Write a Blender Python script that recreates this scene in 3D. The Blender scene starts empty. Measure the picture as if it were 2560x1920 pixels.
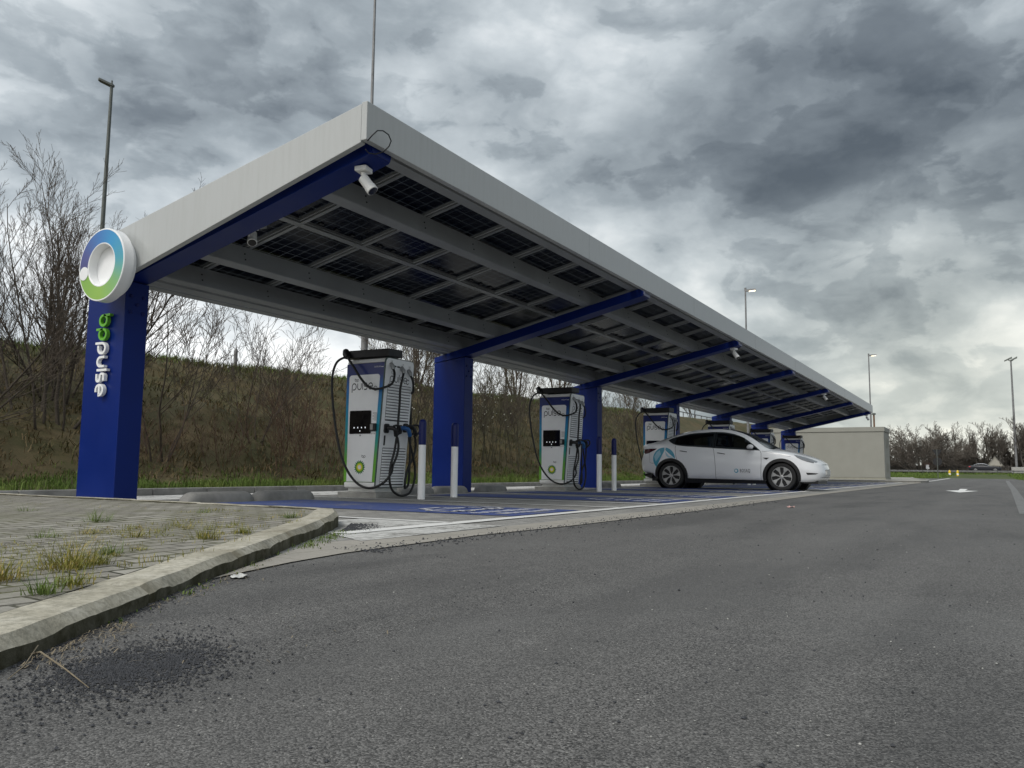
import bpy, bmesh, math, random
import numpy as np
from mathutils import Vector, Matrix, noise
from mathutils.bvhtree import BVHTree
R = math.radians
SC = bpy.context.scene
COL = SC.collection
RNG = random.Random(7)

# ------------------------------------------------------------------ helpers
class MB:
    """collects geometry and links it as ONE mesh object"""
    def __init__(s): s.v = []; s.f = []; s.m = []
    def add(s, vs, fs, mi=0):
        o = len(s.v); s.v.extend([tuple(p) for p in vs])
        for f in fs: s.f.append(tuple(i + o for i in f)); s.m.append(mi)
    def box(s, x0, x1, y0, y1, z0, z1, mi=0):
        s.add([(x0,y0,z0),(x1,y0,z0),(x1,y1,z0),(x0,y1,z0),(x0,y0,z1),(x1,y0,z1),(x1,y1,z1),(x0,y1,z1)],
              [(0,3,2,1),(4,5,6,7),(0,1,5,4),(1,2,6,5),(2,3,7,6),(3,0,4,7)], mi)
    def hexa(s, p, mi=0):
        s.add(p, [(0,3,2,1),(4,5,6,7),(0,1,5,4),(1,2,6,5),(2,3,7,6),(3,0,4,7)], mi)
    def prism(s, poly, vec, mi=0):
        n = len(poly); vec = Vector(vec)
        top = [Vector(p) + vec for p in poly]
        s.add([tuple(p) for p in poly] + [tuple(p) for p in top],
              [tuple(range(n))[::-1], tuple(range(n, 2*n))] + [(i, (i+1) % n, n+(i+1) % n, n+i) for i in range(n)], mi)
    def poly(s, pts, mi=0): s.add(pts, [tuple(range(len(pts)))], mi)
    def tube(s, pts, rad, n=8, mi=0, caps=True):
        pts = [Vector(p) for p in pts]; k = len(pts)
        rad = rad if hasattr(rad, '__len__') else [rad]*k
        vs = []; u = None
        for i in range(k):
            t = (pts[min(i+1, k-1)] - pts[max(i-1, 0)])
            t = t.normalized() if t.length > 1e-9 else Vector((0,0,1))
            if u is None:
                a = Vector((0,0,1)) if abs(t.z) < .9 else Vector((1,0,0))
                u = t.cross(a).normalized()
            else:
                u = u - t*u.dot(t)
                u = u.normalized() if u.length > 1e-6 else t.orthogonal().normalized()
            w = t.cross(u)
            for j in range(n):
                a = 2*math.pi*j/n
                vs.append(pts[i] + (u*math.cos(a) + w*math.sin(a))*rad[i])
        fs = [(i*n+j, i*n+(j+1) % n, (i+1)*n+(j+1) % n, (i+1)*n+j) for i in range(k-1) for j in range(n)]
        if caps: fs += [tuple(range(n))[::-1], tuple(range((k-1)*n, k*n))]
        s.add(vs, fs, mi)
    def lathe(s, prof, n=24, M=None, mi=0, closed=False):
        """prof: (radius, height) about local z, moved by M"""
        M = M or Matrix.Identity(4); k = len(prof)
        vs = [M @ Vector((r*math.cos(2*math.pi*j/n), r*math.sin(2*math.pi*j/n), h)) for r, h in prof for j in range(n)]
        fs = [(i*n+j, i*n+(j+1) % n, (i+1)*n+(j+1) % n, (i+1)*n+j) for i in range(k-1) for j in range(n)]
        if closed: fs += [((k-1)*n+j, (k-1)*n+(j+1) % n, (j+1) % n, j) for j in range(n)]
        else: fs += [tuple(range(n))[::-1], tuple(range((k-1)*n, k*n))]
        s.add(vs, fs, mi)
    def build(s, name, mats, parent=None, smooth=False, bevel=0, fix=True, seg=2, angle=40):
        me = bpy.data.meshes.new(name); me.from_pydata(s.v, [], s.f)
        mats = mats if isinstance(mats, (list, tuple)) else [mats]
        for m in mats: me.materials.append(m)
        if len(mats) > 1: me.polygons.foreach_set('material_index', s.m)
        if fix:
            bm = bmesh.new(); bm.from_mesh(me); bmesh.ops.recalc_face_normals(bm, faces=bm.faces); bm.to_mesh(me); bm.free()
        if smooth:
            me.polygons.foreach_set('use_smooth', [True]*len(me.polygons))
            if smooth != 'all':
                try: me.set_sharp_from_angle(angle=R(angle))
                except Exception: pass
        me.update()
        o = bpy.data.objects.new(name, me); COL.objects.link(o)
        if parent is not None: o.parent = parent
        if bevel:
            b = o.modifiers.new('bevel', 'BEVEL'); b.width = bevel; b.segments = seg; b.limit_method = 'ANGLE'; b.angle_limit = R(35)
        return o

def tag(o, label=None, cat=None, group=None, kind=None):
    if label: o['label'] = label
    if cat: o['category'] = cat
    if group: o['group'] = group
    if kind: o['kind'] = kind
    return o
def thing(name, label, cat, loc=(0,0,0), rotz=0, group=None):
    o = bpy.data.objects.new(name, None); o.empty_display_size = .2; COL.objects.link(o)
    o.location = loc; o.rotation_euler = (0, 0, rotz)
    return tag(o, label, cat, group)
def copy_tree(o, parent=None):
    c = o.copy(); COL.objects.link(c)
    if parent is not None: c.parent = parent
    for ch in list(o.children): copy_tree(ch, c)
    return c
def place(proto, used, loc, rotz=0, scale=1, label=None, group=None):
    o = proto if not used else copy_tree(proto)
    o.location = loc; o.rotation_euler = (0, 0, rotz)
    o.scale = (scale,)*3 if not hasattr(scale, '__len__') else scale
    if label: o['label'] = label
    if group: o['group'] = group
    return o

# ------------------------------------------------------------------ materials
def new_mat(name):
    m = bpy.data.materials.new(name); m.use_nodes = True
    nt = m.node_tree; b = nt.nodes['Principled BSDF']
    return m, nt, b
def N(nt, t, **kw):
    n = nt.nodes.new(t)
    for k, v in kw.items(): setattr(n, k, v)
    return n
def setin(n, **kw):
    for k, v in kw.items(): n.inputs[k.replace('_', ' ')].default_value = v
def col4(c): return (c[0], c[1], c[2], 1)
def noise_node(nt, vec, scale, detail=4, rough=.55, dist=0):
    n = N(nt, 'ShaderNodeTexNoise'); setin(n, Scale=scale, Detail=detail, Roughness=rough, Distortion=dist)
    nt.links.new(vec, n.inputs['Vector']); return n.outputs['Fac']
def ramp(nt, fac, stops, interp='LINEAR'):
    r = N(nt, 'ShaderNodeValToRGB'); e = r.color_ramp.elements; r.color_ramp.interpolation = interp
    while len(e) < len(stops): e.new(.5)
    for i, (p, c) in enumerate(stops):
        e[i].position = p; e[i].color = col4(c) if hasattr(c, '__len__') else (c, c, c, 1)
    nt.links.new(fac, r.inputs['Fac']); return r.outputs['Color']
def mixc(nt, fac, a, b, mode='MIX'):
    m = N(nt, 'ShaderNodeMix', data_type='RGBA', blend_type=mode)
    for s, v in (('Factor', fac), ('A', a), ('B', b)):
        sock = [i for i in m.inputs if i.name == s and (i.type == 'RGBA' if s != 'Factor' else i.type == 'VALUE')][0]
        if hasattr(v, 'node'): nt.links.new(v, sock)
        else: sock.default_value = col4(v) if s != 'Factor' else v
    return [o for o in m.outputs if o.type == 'RGBA'][0]
def mth(nt, op, a, b=None, c=None, clamp=False):
    m = N(nt, 'ShaderNodeMath', operation=op); m.use_clamp = clamp
    for i, v in enumerate((a, b, c)):
        if v is None: continue
        if hasattr(v, 'node'): nt.links.new(v, m.inputs[i])
        else: m.inputs[i].default_value = v
    return m.outputs[0]
def objco(nt): return N(nt, 'ShaderNodeTexCoord').outputs['Object']
def worldco(nt): return N(nt, 'ShaderNodeNewGeometry').outputs['Position']
def bump(nt, b, height, strength=.3, dist=.01):
    n = N(nt, 'ShaderNodeBump'); setin(n, Strength=strength, Distance=dist)
    nt.links.new(height, n.inputs['Height']); nt.links.new(n.outputs['Normal'], b.inputs['Normal'])
def simple(name, c, rough=.5, metal=0, var=.12, scale=3, coat=0, spec=.5, bmp=0, bscale=60, detail=6, world=False):
    m, nt, b = new_mat(name); co = worldco(nt) if world else objco(nt)
    f = noise_node(nt, co, scale, detail, .6)
    lo = [x*(1-var) for x in c]; hi = [min(1, x*(1+var)) for x in c]
    nt.links.new(ramp(nt, f, [(.3, lo), (.7, hi)]), b.inputs['Base Color'])
    r2 = noise_node(nt, co, scale*4, 3)
    nt.links.new(mth(nt, 'MULTIPLY_ADD', r2, .16, rough-.08, clamp=True), b.inputs['Roughness'])
    setin(b, Metallic=metal); b.inputs['Specular IOR Level'].default_value = spec
    if coat: b.inputs['Coat Weight'].default_value = coat; b.inputs['Coat Roughness'].default_value = .05
    if bmp: bump(nt, b, noise_node(nt, co, bscale, 5), bmp, .005)
    return m

# streaked sheet metal of the fascia: faint vertical rain streaks (dirt)
def fascia_mat():
    m, nt, b = new_mat('white_coated_sheet'); co = objco(nt)
    mp = N(nt, 'ShaderNodeMapping'); setin(mp, Scale=(6, 6, .5)); nt.links.new(co, mp.inputs['Vector'])
    st = noise_node(nt, mp.outputs['Vector'], 3.2, 6, .65)
    big = noise_node(nt, co, .8, 3)
    c = mixc(nt, mth(nt, 'MULTIPLY', ramp(nt, st, [(.45, 0), (.75, 1)]), .35), (.42,.434,.428), (.31,.315,.295))
    c = mixc(nt, mth(nt, 'MULTIPLY', big, .25), c, (.375,.388,.384))
    nt.links.new(c, b.inputs['Base Color']); setin(b, Roughness=.30)
    return m
MAT = {}
MAT['fascia'] = fascia_mat()
MAT['blue'] = simple('blue_coated_steel', (.0012,.0150,.138), .40, 0, .10, 1.2, spec=.22)
MAT['bluetip'] = simple('pale_end_cap', (.32,.34,.48), .5)
MAT['galv'] = simple('galvanised_steel', (.29,.30,.30), .42, .3, .22, 2.5)
MAT['purlin'] = simple('grey_coated_steel', (.27,.28,.285), .5, 0, .12, 2.0)
MAT['dark'] = simple('black_plastic', (.008,.008,.009), .45)
MAT['rubber'] = simple('black_rubber', (.009,.009,.009), .55, bmp=.1, bscale=200)
MAT['white'] = simple('white_powder_coat', (.84,.85,.85), .33, 0, .05, 2)
MAT['whitepl'] = simple('white_plastic', (.78,.78,.76), .4, 0, .05, 3)
MAT['whitedirty'] = simple('white_base_plastic', (.60,.60,.57), .45, 0, .15, 6)
MAT['navy'] = simple('navy_print', (.006,.012,.095), .4, spec=.25)
MAT['ink'] = simple('black_print', (.02,.02,.024), .45)
MAT['greyink'] = simple('grey_print', (.30,.30,.29), .5)
MAT['whiteink'] = simple('white_print', (.8,.8,.8), .45)
MAT['green'] = simple('green_letter', (.13,.42,.03), .35, 0, .06)
MAT['trim'] = simple('dark_green_trim', (.05,.085,.075), .4)
MAT['plugblue'] = simple('blue_plug', (.015,.10,.30), .4)
MAT['concrete'] = simple('concrete', (.33,.325,.30), .85, 0, .25, 5, bmp=.35, bscale=90)
MAT['stopgrey'] = simple('grey_concrete', (.235,.232,.22), .85, 0, .28, 4, bmp=.4, bscale=80)
MAT['glassblk'] = simple('dark_glass', (.006,.006,.007), .06, 0, .1, 2, spec=.6)
MAT['beige'] = simple('beige_render', (.258,.257,.226), .7, 0, .05, 1.5, bmp=.08, bscale=120)
MAT['beigedk'] = simple('beige_grille', (.26,.255,.21), .6)
MAT['wood'] = simple('dark_bark', (.060,.048,.036), .9, 0, .35, 9, bmp=.4, bscale=60)
MAT['twig'] = simple('brown_twig', (.075,.058,.042), .85, 0, .35, 4)
MAT['twigred'] = simple('reddish_twig', (.105,.062,.040), .85, 0, .35, 2)
MAT['twiggreen'] = simple('olive_twig', (.085,.078,.045), .85, 0, .35, 2)
MAT['blossom'] = simple('white_blossom', (.7,.7,.6), .8)
MAT['yellow'] = simple('yellow_paint', (.75,.50,.02), .5, 0, .1, 8)
MAT['pole'] = simple('galvanised_pole', (.20,.20,.20), .5, .3, .25, 3)
MAT['poledk'] = simple('dark_pole', (.10,.11,.10), .5, .2, .2, 3)
MAT['chrome'] = simple('bright_metal', (.62,.63,.64), .3, .8, .05)
MAT['stone'] = simple('dark_grit', (.036,.038,.043), .8, 0, .5, 60, world=True)
MAT['stonelt'] = simple('light_grit', (.30,.30,.28), .8, 0, .4, 60, world=True)
MAT['straw'] = simple('dry_straw', (.20,.165,.11), .85, 0, .35, 30, world=True)
def emit(name, c, s):
    m, nt, b = new_mat(name); setin(b, Emission_Color=col4(c), Emission_Strength=s); setin(b, Base_Color=col4(c)); return m
MAT['lamp'] = emit('lit_lamp', (1,.86,.6), 2.2)
MAT['led'] = emit('screen_icons', (.9,.95,1), .3)

def grass_mat(name, stops, scale=1.2):
    m, nt, b = new_mat(name); co = worldco(nt)
    f = noise_node(nt, co, scale, 5, .65); f2 = noise_node(nt, co, 40, 2)
    k = mth(nt, 'ADD', mth(nt, 'MULTIPLY', f, .65), mth(nt, 'MULTIPLY', f2, .35))
    nt.links.new(ramp(nt, k, stops), b.inputs['Base Color']); setin(b, Roughness=.75)
    b.inputs['Specular IOR Level'].default_value = .25
    return m
MAT['grass'] = grass_mat('green_grass', [(.3,(.042,.070,.013)),(.5,(.10,.158,.030)),(.68,(.20,.23,.065))])
MAT['weed'] = grass_mat('weed_leaves', [(.3,(.075,.105,.02)),(.5,(.20,.20,.04)),(.64,(.44,.31,.11))], 9)
MAT['weedgreen'] = grass_mat('green_weed_leaves', [(.3,(.05,.085,.018)),(.5,(.11,.165,.035)),(.7,(.22,.24,.08))], 9)
MAT['drygrass'] = grass_mat('dry_grass', [(.28,(.025,.036,.010)),(.42,(.072,.078,.026)),(.53,(.140,.105,.052)),(.70,(.28,.20,.11))], .8)
MAT['hill'] = grass_mat('rough_hill_grass', [(.30,(.028,.034,.012)),(.45,(.064,.060,.024)),(.58,(.105,.080,.040)),(.75,(.17,.125,.066))], .9)
MAT['soil'] = grass_mat('field_soil', [(.3,(.03,.04,.015)),(.7,(.07,.08,.03))], .3)

def asphalt():
    m, nt, b = new_mat('asphalt'); co = worldco(nt)
    big = noise_node(nt, co, .55, 5, .6, .4)
    mid = noise_node(nt, co, 6, 4, .6)
    fine = noise_node(nt, co, 260, 3, .7)
    v = N(nt, 'ShaderNodeTexVoronoi'); setin(v, Scale=260); nt.links.new(co, v.inputs['Vector'])
    sep = N(nt, 'ShaderNodeSeparateColor'); nt.links.new(v.outputs['Color'], sep.inputs[0])
    cell = sep.outputs[0]
    k = mth(nt, 'ADD', mth(nt, 'MULTIPLY', cell, .60), mth(nt, 'MULTIPLY', fine, .25))
    k = mth(nt, 'ADD', k, mth(nt, 'MULTIPLY', mid, .15))
    c = ramp(nt, k, [(.16,(.016,.0158,.0155)),(.36,(.062,.0605,.058)),(.58,(.124,.121,.116)),(.78,(.20,.196,.188)),(.92,(.46,.45,.43))])
    # oil-dark and worn-pale patches stretched along the driving direction
    mp = N(nt, 'ShaderNodeMapping'); setin(mp, Scale=(.35, 1.6, 1)); nt.links.new(co, mp.inputs['Vector'])
    pat = noise_node(nt, mp.outputs['Vector'], .9, 4, .6, .3)
    c = mixc(nt, ramp(nt, pat, [(.36, .45), (.52, 0)]), c, (.045,.045,.045))
    c = mixc(nt, ramp(nt, big, [(.5, 0), (.75, .35)]), c, (.17,.17,.165))
    # wheel tracks: long pale worn bands along the lane
    mp2 = N(nt, 'ShaderNodeMapping'); setin(mp2, Scale=(.03, 1.15, 1), Location=(0, .35, 0)); nt.links.new(co, mp2.inputs['Vector'])
    trk = noise_node(nt, mp2.outputs['Vector'], 1.0, 3, .5)
    c = mixc(nt, ramp(nt, trk, [(.46, 0), (.64, .20)]), c, (.19,.186,.178))
    nt.links.new(c, b.inputs['Base Color'])
    nt.links.new(mth(nt, 'MULTIPLY_ADD', mid, .25, .62), b.inputs['Roughness'])
    b.inputs['Specular IOR Level'].default_value = .35
    h = mth(nt, 'ADD', mth(nt, 'MULTIPLY', v.outputs['Distance'], -1.0), mth(nt, 'MULTIPLY', fine, .6))
    bump(nt, b, h, .55, .004)
    return m
MAT['asphalt'] = asphalt()

def paver(name, ca, cb, mortar, bw=.21, bh=.105, rot=0, paint=None, pstr=0, pscale=1.5, mort=.006, moss=0):
    m, nt, b = new_mat(name); co = worldco(nt)
    mp = N(nt, 'ShaderNodeMapping'); setin(mp, Rotation=(0,0,rot)); nt.links.new(co, mp.inputs['Vector'])
    br = N(nt, 'ShaderNodeTexBrick'); br.offset = .5
    setin(br, Scale=1, Mortar_Size=mort, Mortar_Smooth=.3, Bias=0, Brick_Width=bw, Row_Height=bh)
    setin(br, Color1=col4(ca), Color2=col4(cb), Mortar=col4(mortar)); nt.links.new(mp.outputs['Vector'], br.inputs['Vector'])
    f = noise_node(nt, co, 1.3, 5, .65); g = noise_node(nt, co, 45, 4, .65)
    c = mixc(nt, mth(nt, 'MULTIPLY', ramp(nt, f, [(.35, 0), (.7, 1)]), .45), br.outputs['Color'], [x*.62 for x in ca])
    c = mixc(nt, mth(nt, 'MULTIPLY', ramp(nt, g, [(.45, 0), (.8, 1)]), .4), c, [min(1, x*1.5) for x in cb])
    if moss:
        mf = mth(nt, 'MULTIPLY', ramp(nt, noise_node(nt, co, 2.3, 5, .7), [(.42, 0), (.62, 1)]), ramp(nt, br.outputs['Fac'], [(.2, .25), (.9, 1)]))
        c = mixc(nt, mth(nt, 'MULTIPLY', mf, .85), c, (.085,.088,.026))
    if paint:
        w = noise_node(nt, co, pscale, 6, .7); w2 = noise_node(nt, co, 22, 4, .7)
        ww = mth(nt, 'ADD', mth(nt, 'MULTIPLY', w, .6), mth(nt, 'MULTIPLY', w2, .4))
        pf = ramp(nt, ww, [(pstr, 1), (pstr+.10, 0)])
        pf = mth(nt, 'MULTIPLY', pf, mth(nt, 'SUBTRACT', 1.0, mth(nt, 'MULTIPLY', br.outputs['Fac'], .55)))
        c = mixc(nt, pf, c, paint)
    nt.links.new(c, b.inputs['Base Color']); setin(b, Roughness=.78); b.inputs['Specular IOR Level'].default_value = .3
    h = mth(nt, 'ADD', mth(nt, 'MULTIPLY', br.outputs['Fac'], -1.0), mth(nt, 'MULTIPLY', g, .25))
    bump(nt, b, h, .5, .006)
    return m
MAT['pav'] = paver('grey_pavers', (.225,.22,.21), (.325,.32,.30), (.085,.083,.075))
MAT['pavisl'] = paver('island_pavers', (.20,.187,.160), (.345,.33,.29), (.032,.032,.018), .21, .105, R(-4), mort=.011, moss=1)
MAT['pavblue'] = paver('blue_painted_pavers', (.20,.195,.185), (.24,.235,.22), (.05,.055,.07), paint=(.050,.080,.235), pstr=.54)
MAT['pavwhite'] = paver('white_painted_pavers', (.20,.195,.185), (.24,.235,.22), (.09,.09,.08), paint=(.62,.62,.60), pstr=.50)
MAT['pavworn'] = paver('worn_white_pavers', (.22,.215,.20), (.26,.255,.24), (.045,.045,.035), paint=(.52,.52,.50), pstr=.47)

def paint_mat(name, c, under, thr=.6):
    m, nt, b = new_mat(name); co = worldco(nt)
    w = noise_node(nt, co, 7, 6, .7); w2 = noise_node(nt, co, 60, 3, .7)
    k = mth(nt, 'ADD', mth(nt, 'MULTIPLY', w, .6), mth(nt, 'MULTIPLY', w2, .4))
    nt.links.new(mixc(nt, ramp(nt, k, [(thr, 0), (thr+.08, .85)]), c, under), b.inputs['Base Color']); setin(b, Roughness=.7)
    return m
MAT['line'] = paint_mat('white_line_paint', (.66,.66,.64), (.24,.235,.22), .60)
MAT['symbol'] = paint_mat('white_symbol_paint', (.62,.63,.66), (.05,.07,.20), .52)
MAT['oldline'] = paint_mat('old_line_paint', (.19,.19,.185), (.085,.085,.085), .47)
MAT['roadwhite'] = paint_mat('white_road_paint', (.72,.72,.70), (.15,.15,.15), .66)

def kerb_mat():
    m, nt, b = new_mat('weathered_kerb_concrete'); co = worldco(nt)
    f = noise_node(nt, co, 3.5, 6, .65); g = noise_node(nt, co, 38, 5, .7); s = noise_node(nt, co, 9, 5, .7)
    c = ramp(nt, f, [(.3,(.26,.24,.185)),(.5,(.42,.395,.32)),(.68,(.54,.515,.44))])
    c = mixc(nt, mth(nt, 'MULTIPLY', ramp(nt, g, [(.44, 0), (.62, 1)]), .6), c, (.20,.19,.15))
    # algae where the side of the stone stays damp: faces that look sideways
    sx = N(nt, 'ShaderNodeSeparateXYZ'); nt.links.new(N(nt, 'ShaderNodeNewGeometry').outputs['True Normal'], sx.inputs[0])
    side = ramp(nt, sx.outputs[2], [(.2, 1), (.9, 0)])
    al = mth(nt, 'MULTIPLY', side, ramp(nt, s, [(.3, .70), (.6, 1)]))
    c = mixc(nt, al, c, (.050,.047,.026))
    nt.links.new(c, b.inputs['Base Color']); setin(b, Roughness=.9); b.inputs['Specular IOR Level'].default_value = .2
    bump(nt, b, mth(nt, 'ADD', g, mth(nt, 'MULTIPLY', s, .6)), .55, .008)
    return m
MAT['kerb'] = kerb_mat()

def solar_mat():
    m, nt, b = new_mat('solar_cells'); co = objco(nt)
    sx = N(nt, 'ShaderNodeSeparateXYZ'); nt.links.new(co, sx.inputs[0])
    def lines(o, pitch, w):
        q = mth(nt, 'DIVIDE', o, pitch); fr = mth(nt, 'FRACT', mth(nt, 'ADD', q, 50.0))
        d = mth(nt, 'ABSOLUTE', mth(nt, 'SUBTRACT', fr, .5))
        return mth(nt, 'GREATER_THAN', d, .5 - w/pitch/2)
    g = mth(nt, 'MAXIMUM', lines(sx.outputs[0], .1767, .0042), lines(sx.outputs[1], .1600, .0030))
    cn = noise_node(nt, co, 2, 2)
    nt.links.new(ramp(nt, cn, [(.3,(.004,.005,.010)),(.7,(.006,.009,.020))]), b.inputs['Base Color'])
    setin(b, Roughness=.22); b.inputs['Specular IOR Level'].default_value = .08
    tr = N(nt, 'ShaderNodeBsdfTransparent'); tr.inputs[0].default_value = (.62,.66,.68,1)
    mx = N(nt, 'ShaderNodeMixShader'); nt.links.new(mth(nt, 'MULTIPLY', g, .13), mx.inputs[0])
    nt.links.new(b.outputs[0], mx.inputs[1]); nt.links.new(tr.outputs[0], mx.inputs[2])
    nt.links.new(mx.outputs[0], nt.nodes['Material Output'].inputs[0])
    return m
MAT['solar'] = solar_mat()

# ------------------------------------------------------------------ camera
SX = .4622
def make_camera():
    f, pt, ro, ya = 2019.84, R(6.0491), R(.6351), R(30.3879)
    fw = Vector((math.cos(ya)*math.cos(pt), math.sin(ya)*math.cos(pt), math.sin(pt)))
    rt = Vector((math.sin(ya), -math.cos(ya), 0)); up = rt.cross(fw)
    c, s = math.cos(ro), math.sin(ro)
    r2 = rt*c + up*s; u2 = up*c - rt*s
    cam = bpy.data.cameras.new('camera'); o = bpy.data.objects.new('camera', cam); COL.objects.link(o)
    M = Matrix((r2, u2, -fw)).transposed().to_4x4(); M.translation = Vector((0, 0, SX)); o.matrix_world = M
    cam.sensor_width = 36; cam.lens = f/2560*36; cam.clip_start = .02; cam.clip_end = 4000
    SC.camera = o
make_camera()

# ------------------------------------------------------------------ sky and light
def make_world():
    w = bpy.data.worlds.new('World'); SC.world = w; w.use_nodes = True; nt = w.node_tree; nt.nodes.clear()
    d = N(nt, 'ShaderNodeTexCoord').outputs['Generated']
    sky = N(nt, 'ShaderNodeTexSky'); sky.sky_type = 'NISHITA'; sky.sun_disc = False
    sky.sun_elevation = SUN_EL; sky.sun_rotation = SUN_ROT
    b1 = N(nt, 'ShaderNodeBackground'); nt.links.new(sky.outputs[0], b1.inputs[0]); b1.inputs[1].default_value = .08
    sx = N(nt, 'ShaderNodeSeparateXYZ'); nt.links.new(d, sx.inputs[0]); x, y, z = sx.outputs
    # cloud structure in direction space, flattened towards the horizon and warped by itself
    mp = N(nt, 'ShaderNodeMapping'); setin(mp, Scale=(1, 1, 1.9)); nt.links.new(d, mp.inputs['Vector']); q = mp.outputs['Vector']
    def warp(v, sc, am, det=2):
        wn = N(nt, 'ShaderNodeTexNoise'); setin(wn, Scale=sc, Detail=det, Roughness=.55); nt.links.new(v, wn.inputs['Vector'])
        wv = N(nt, 'ShaderNodeVectorMath', operation='MULTIPLY_ADD'); nt.links.new(wn.outputs['Color'], wv.inputs[0]); wv.inputs[1].default_value = (am, am, am*.7); nt.links.new(v, wv.inputs[2]); return wv.outputs[0]
    p = warp(q, 7, .10)
    n1 = noise_node(nt, q, 2.3, 5, .5)
    n2 = noise_node(nt, p, 5.5, 10, .55)
    def lumps(v, sc):          # rounded heads with darker creases between them
        w = N(nt, 'ShaderNodeTexVoronoi'); w.feature = 'F1'; setin(w, Scale=sc); nt.links.new(v, w.inputs['Vector'])
        return mth(nt, 'SUBTRACT', .45, w.outputs['Distance'])
    pl = warp(q, 9, .16, 5)
    l1 = lumps(pl, 6.0)
    n3 = noise_node(nt, q, 16.0, 7, .55)
    val = mth(nt, 'MULTIPLY_ADD', mth(nt, 'SUBTRACT', n1, .5), .78, SKY_BASE)
    puff = mth(nt, 'SUBTRACT', ramp(nt, n2, [(.36, 0), (.455, .35), (.505, .68), (.64, 1)], 'EASE'), .5)
    val = mth(nt, 'MULTIPLY_ADD', puff, .29, val)
    val = mth(nt, 'MULTIPLY_ADD', l1, .30, val)
    val = mth(nt, 'MULTIPLY_ADD', mth(nt, 'SUBTRACT', n3, .5), .20, val)
    def gauss(c, sig, amp):
        c = Vector(c).normalized(); k = 1/(1-math.cos(R(sig)))
        dp = N(nt, 'ShaderNodeVectorMath', operation='DOT_PRODUCT'); nt.links.new(d, dp.inputs[0]); dp.inputs[1].default_value = c
        e = mth(nt, 'POWER', math.e, mth(nt, 'MULTIPLY', mth(nt, 'SUBTRACT', dp.outputs['Value'], 1.0), k*.7))
        return mth(nt, 'MULTIPLY', e, amp)
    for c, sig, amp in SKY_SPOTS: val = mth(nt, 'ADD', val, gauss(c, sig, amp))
    colr = ramp(nt, val, [(.0,(.080,.098,.118)),(.22,(.155,.182,.208)),(.42,(.285,.325,.356)),(.60,(.46,.505,.535)),(.80,(.72,.75,.768)),(1.0,(.98,.985,.98))])
    warm = mth(nt, 'ADD', gauss((1,.02,.05), 11, 1.0), gauss((.9,.4,.02), 14, .35), clamp=True)
    colr = mixc(nt, warm, colr, (1.0,.965,.85), 'MULTIPLY')
    b2 = N(nt, 'ShaderNodeBackground'); nt.links.new(colr, b2.inputs[0]); b2.inputs[1].default_value = SKY_STRENGTH
    mx = N(nt, 'ShaderNodeMixShader'); mx.inputs[0].default_value = .96
    nt.links.new(b1.outputs[0], mx.inputs[1]); nt.links.new(b2.outputs[0], mx.inputs[2])
    out = N(nt, 'ShaderNodeOutputWorld'); nt.links.new(mx.outputs[0], out.inputs[0])
SUN_DIR = Vector((-.62, .10, .78)).normalized()     # towards the sun, behind cloud
SUN_EL = math.asin(SUN_DIR.z); SUN_ROT = math.atan2(SUN_DIR.x, SUN_DIR.y)
SKY_STRENGTH = 1.0; SKY_BASE = .515
SKY_SPOTS = [((.90,.15,.40),15,-.12),((.95,-.04,.30),10,-.09),((.86,.27,.44),11,-.11),((.955,.19,.215),3.6,-.22),((.985,.035,.165),3.5,-.24),
    ((.58,.74,.35),8,-.06),((.48,.77,.42),9,-.09),((.72,.45,.52),10,.0),((.98,.02,.218),4.5,.12),((1,0,.05),7,.32),((.47,.87,.15),13,.24),
    ((.72,.68,.13),13,.20),((.84,.47,.25),8,.04),((.92,.29,.25),7,.04),((.95,.2,.09),6,.05),((-.7,.25,.62),34,.22),((-.92,.12,.22),38,.95),((.1,-.95,.3),42,-.20)]  # the strong low glow behind the camera is added, to brighten charger fronts
make_world()
sun = bpy.data.lights.new('sun', 'SUN'); sun.energy = 1.2; sun.angle = R(22); sun.color = (1, .96, .90)
so = bpy.data.objects.new('sun', sun); COL.objects.link(so); so.rotation_euler = SUN_DIR.to_track_quat('Z', 'Y').to_euler()
SC.view_settings.view_transform = 'Standard'; SC.view_settings.look = 'None'; SC.view_settings.exposure = .38; SC.view_settings.gamma = 1
SC.cycles.use_denoising = True
SC.cycles.max_bounces = 6; SC.cycles.transparent_max_bounces = 12
# ------------------------------------------------------------------ the setting: ground, road, pavings
def sheet(name, pts, z, m, kind='structure'):
    b = MB(); b.poly([(x, y, z) for x, y in pts]); return tag(b.build(name, m, fix=False), kind=kind)
def flat(b, pts, z, mi=0): b.poly([(x, y, z) for x, y in pts], mi)

sheet('ground', [(-900,-900),(1500,-900),(1500,900),(-900,900)], -.03, MAT['soil'])
sheet('road', [(-40,-24),(81,-24),(81,-2.7),(139,-2.5),(131,4.2),(109,4.0),(95,6.8),(95,13),(-40,13)], 0, MAT['asphalt'])
sheet('parking_bays', [(3.1,3.22),(47.5,3.30),(47.5,11.05),(4.9,11.05),(4.9,5.0)], .004, MAT['pav'])
b = MB(); flat(b, [(2.30,2.76),(2.9,2.93),(3.4,3.02),(4.8,3.08),(6.1,3.0),(9.5,2.96),(18.7,3.1),(47.5,3.05),(47.5,3.34),(4.6,3.38),(3.7,3.55),(2.9,3.10)], .006)
tag(b.build('gutter_strip', paver('gutter_concrete', (.30,.285,.25), (.33,.31,.275), (.20,.19,.16), .5, .32), fix=False), kind='structure')
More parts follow.
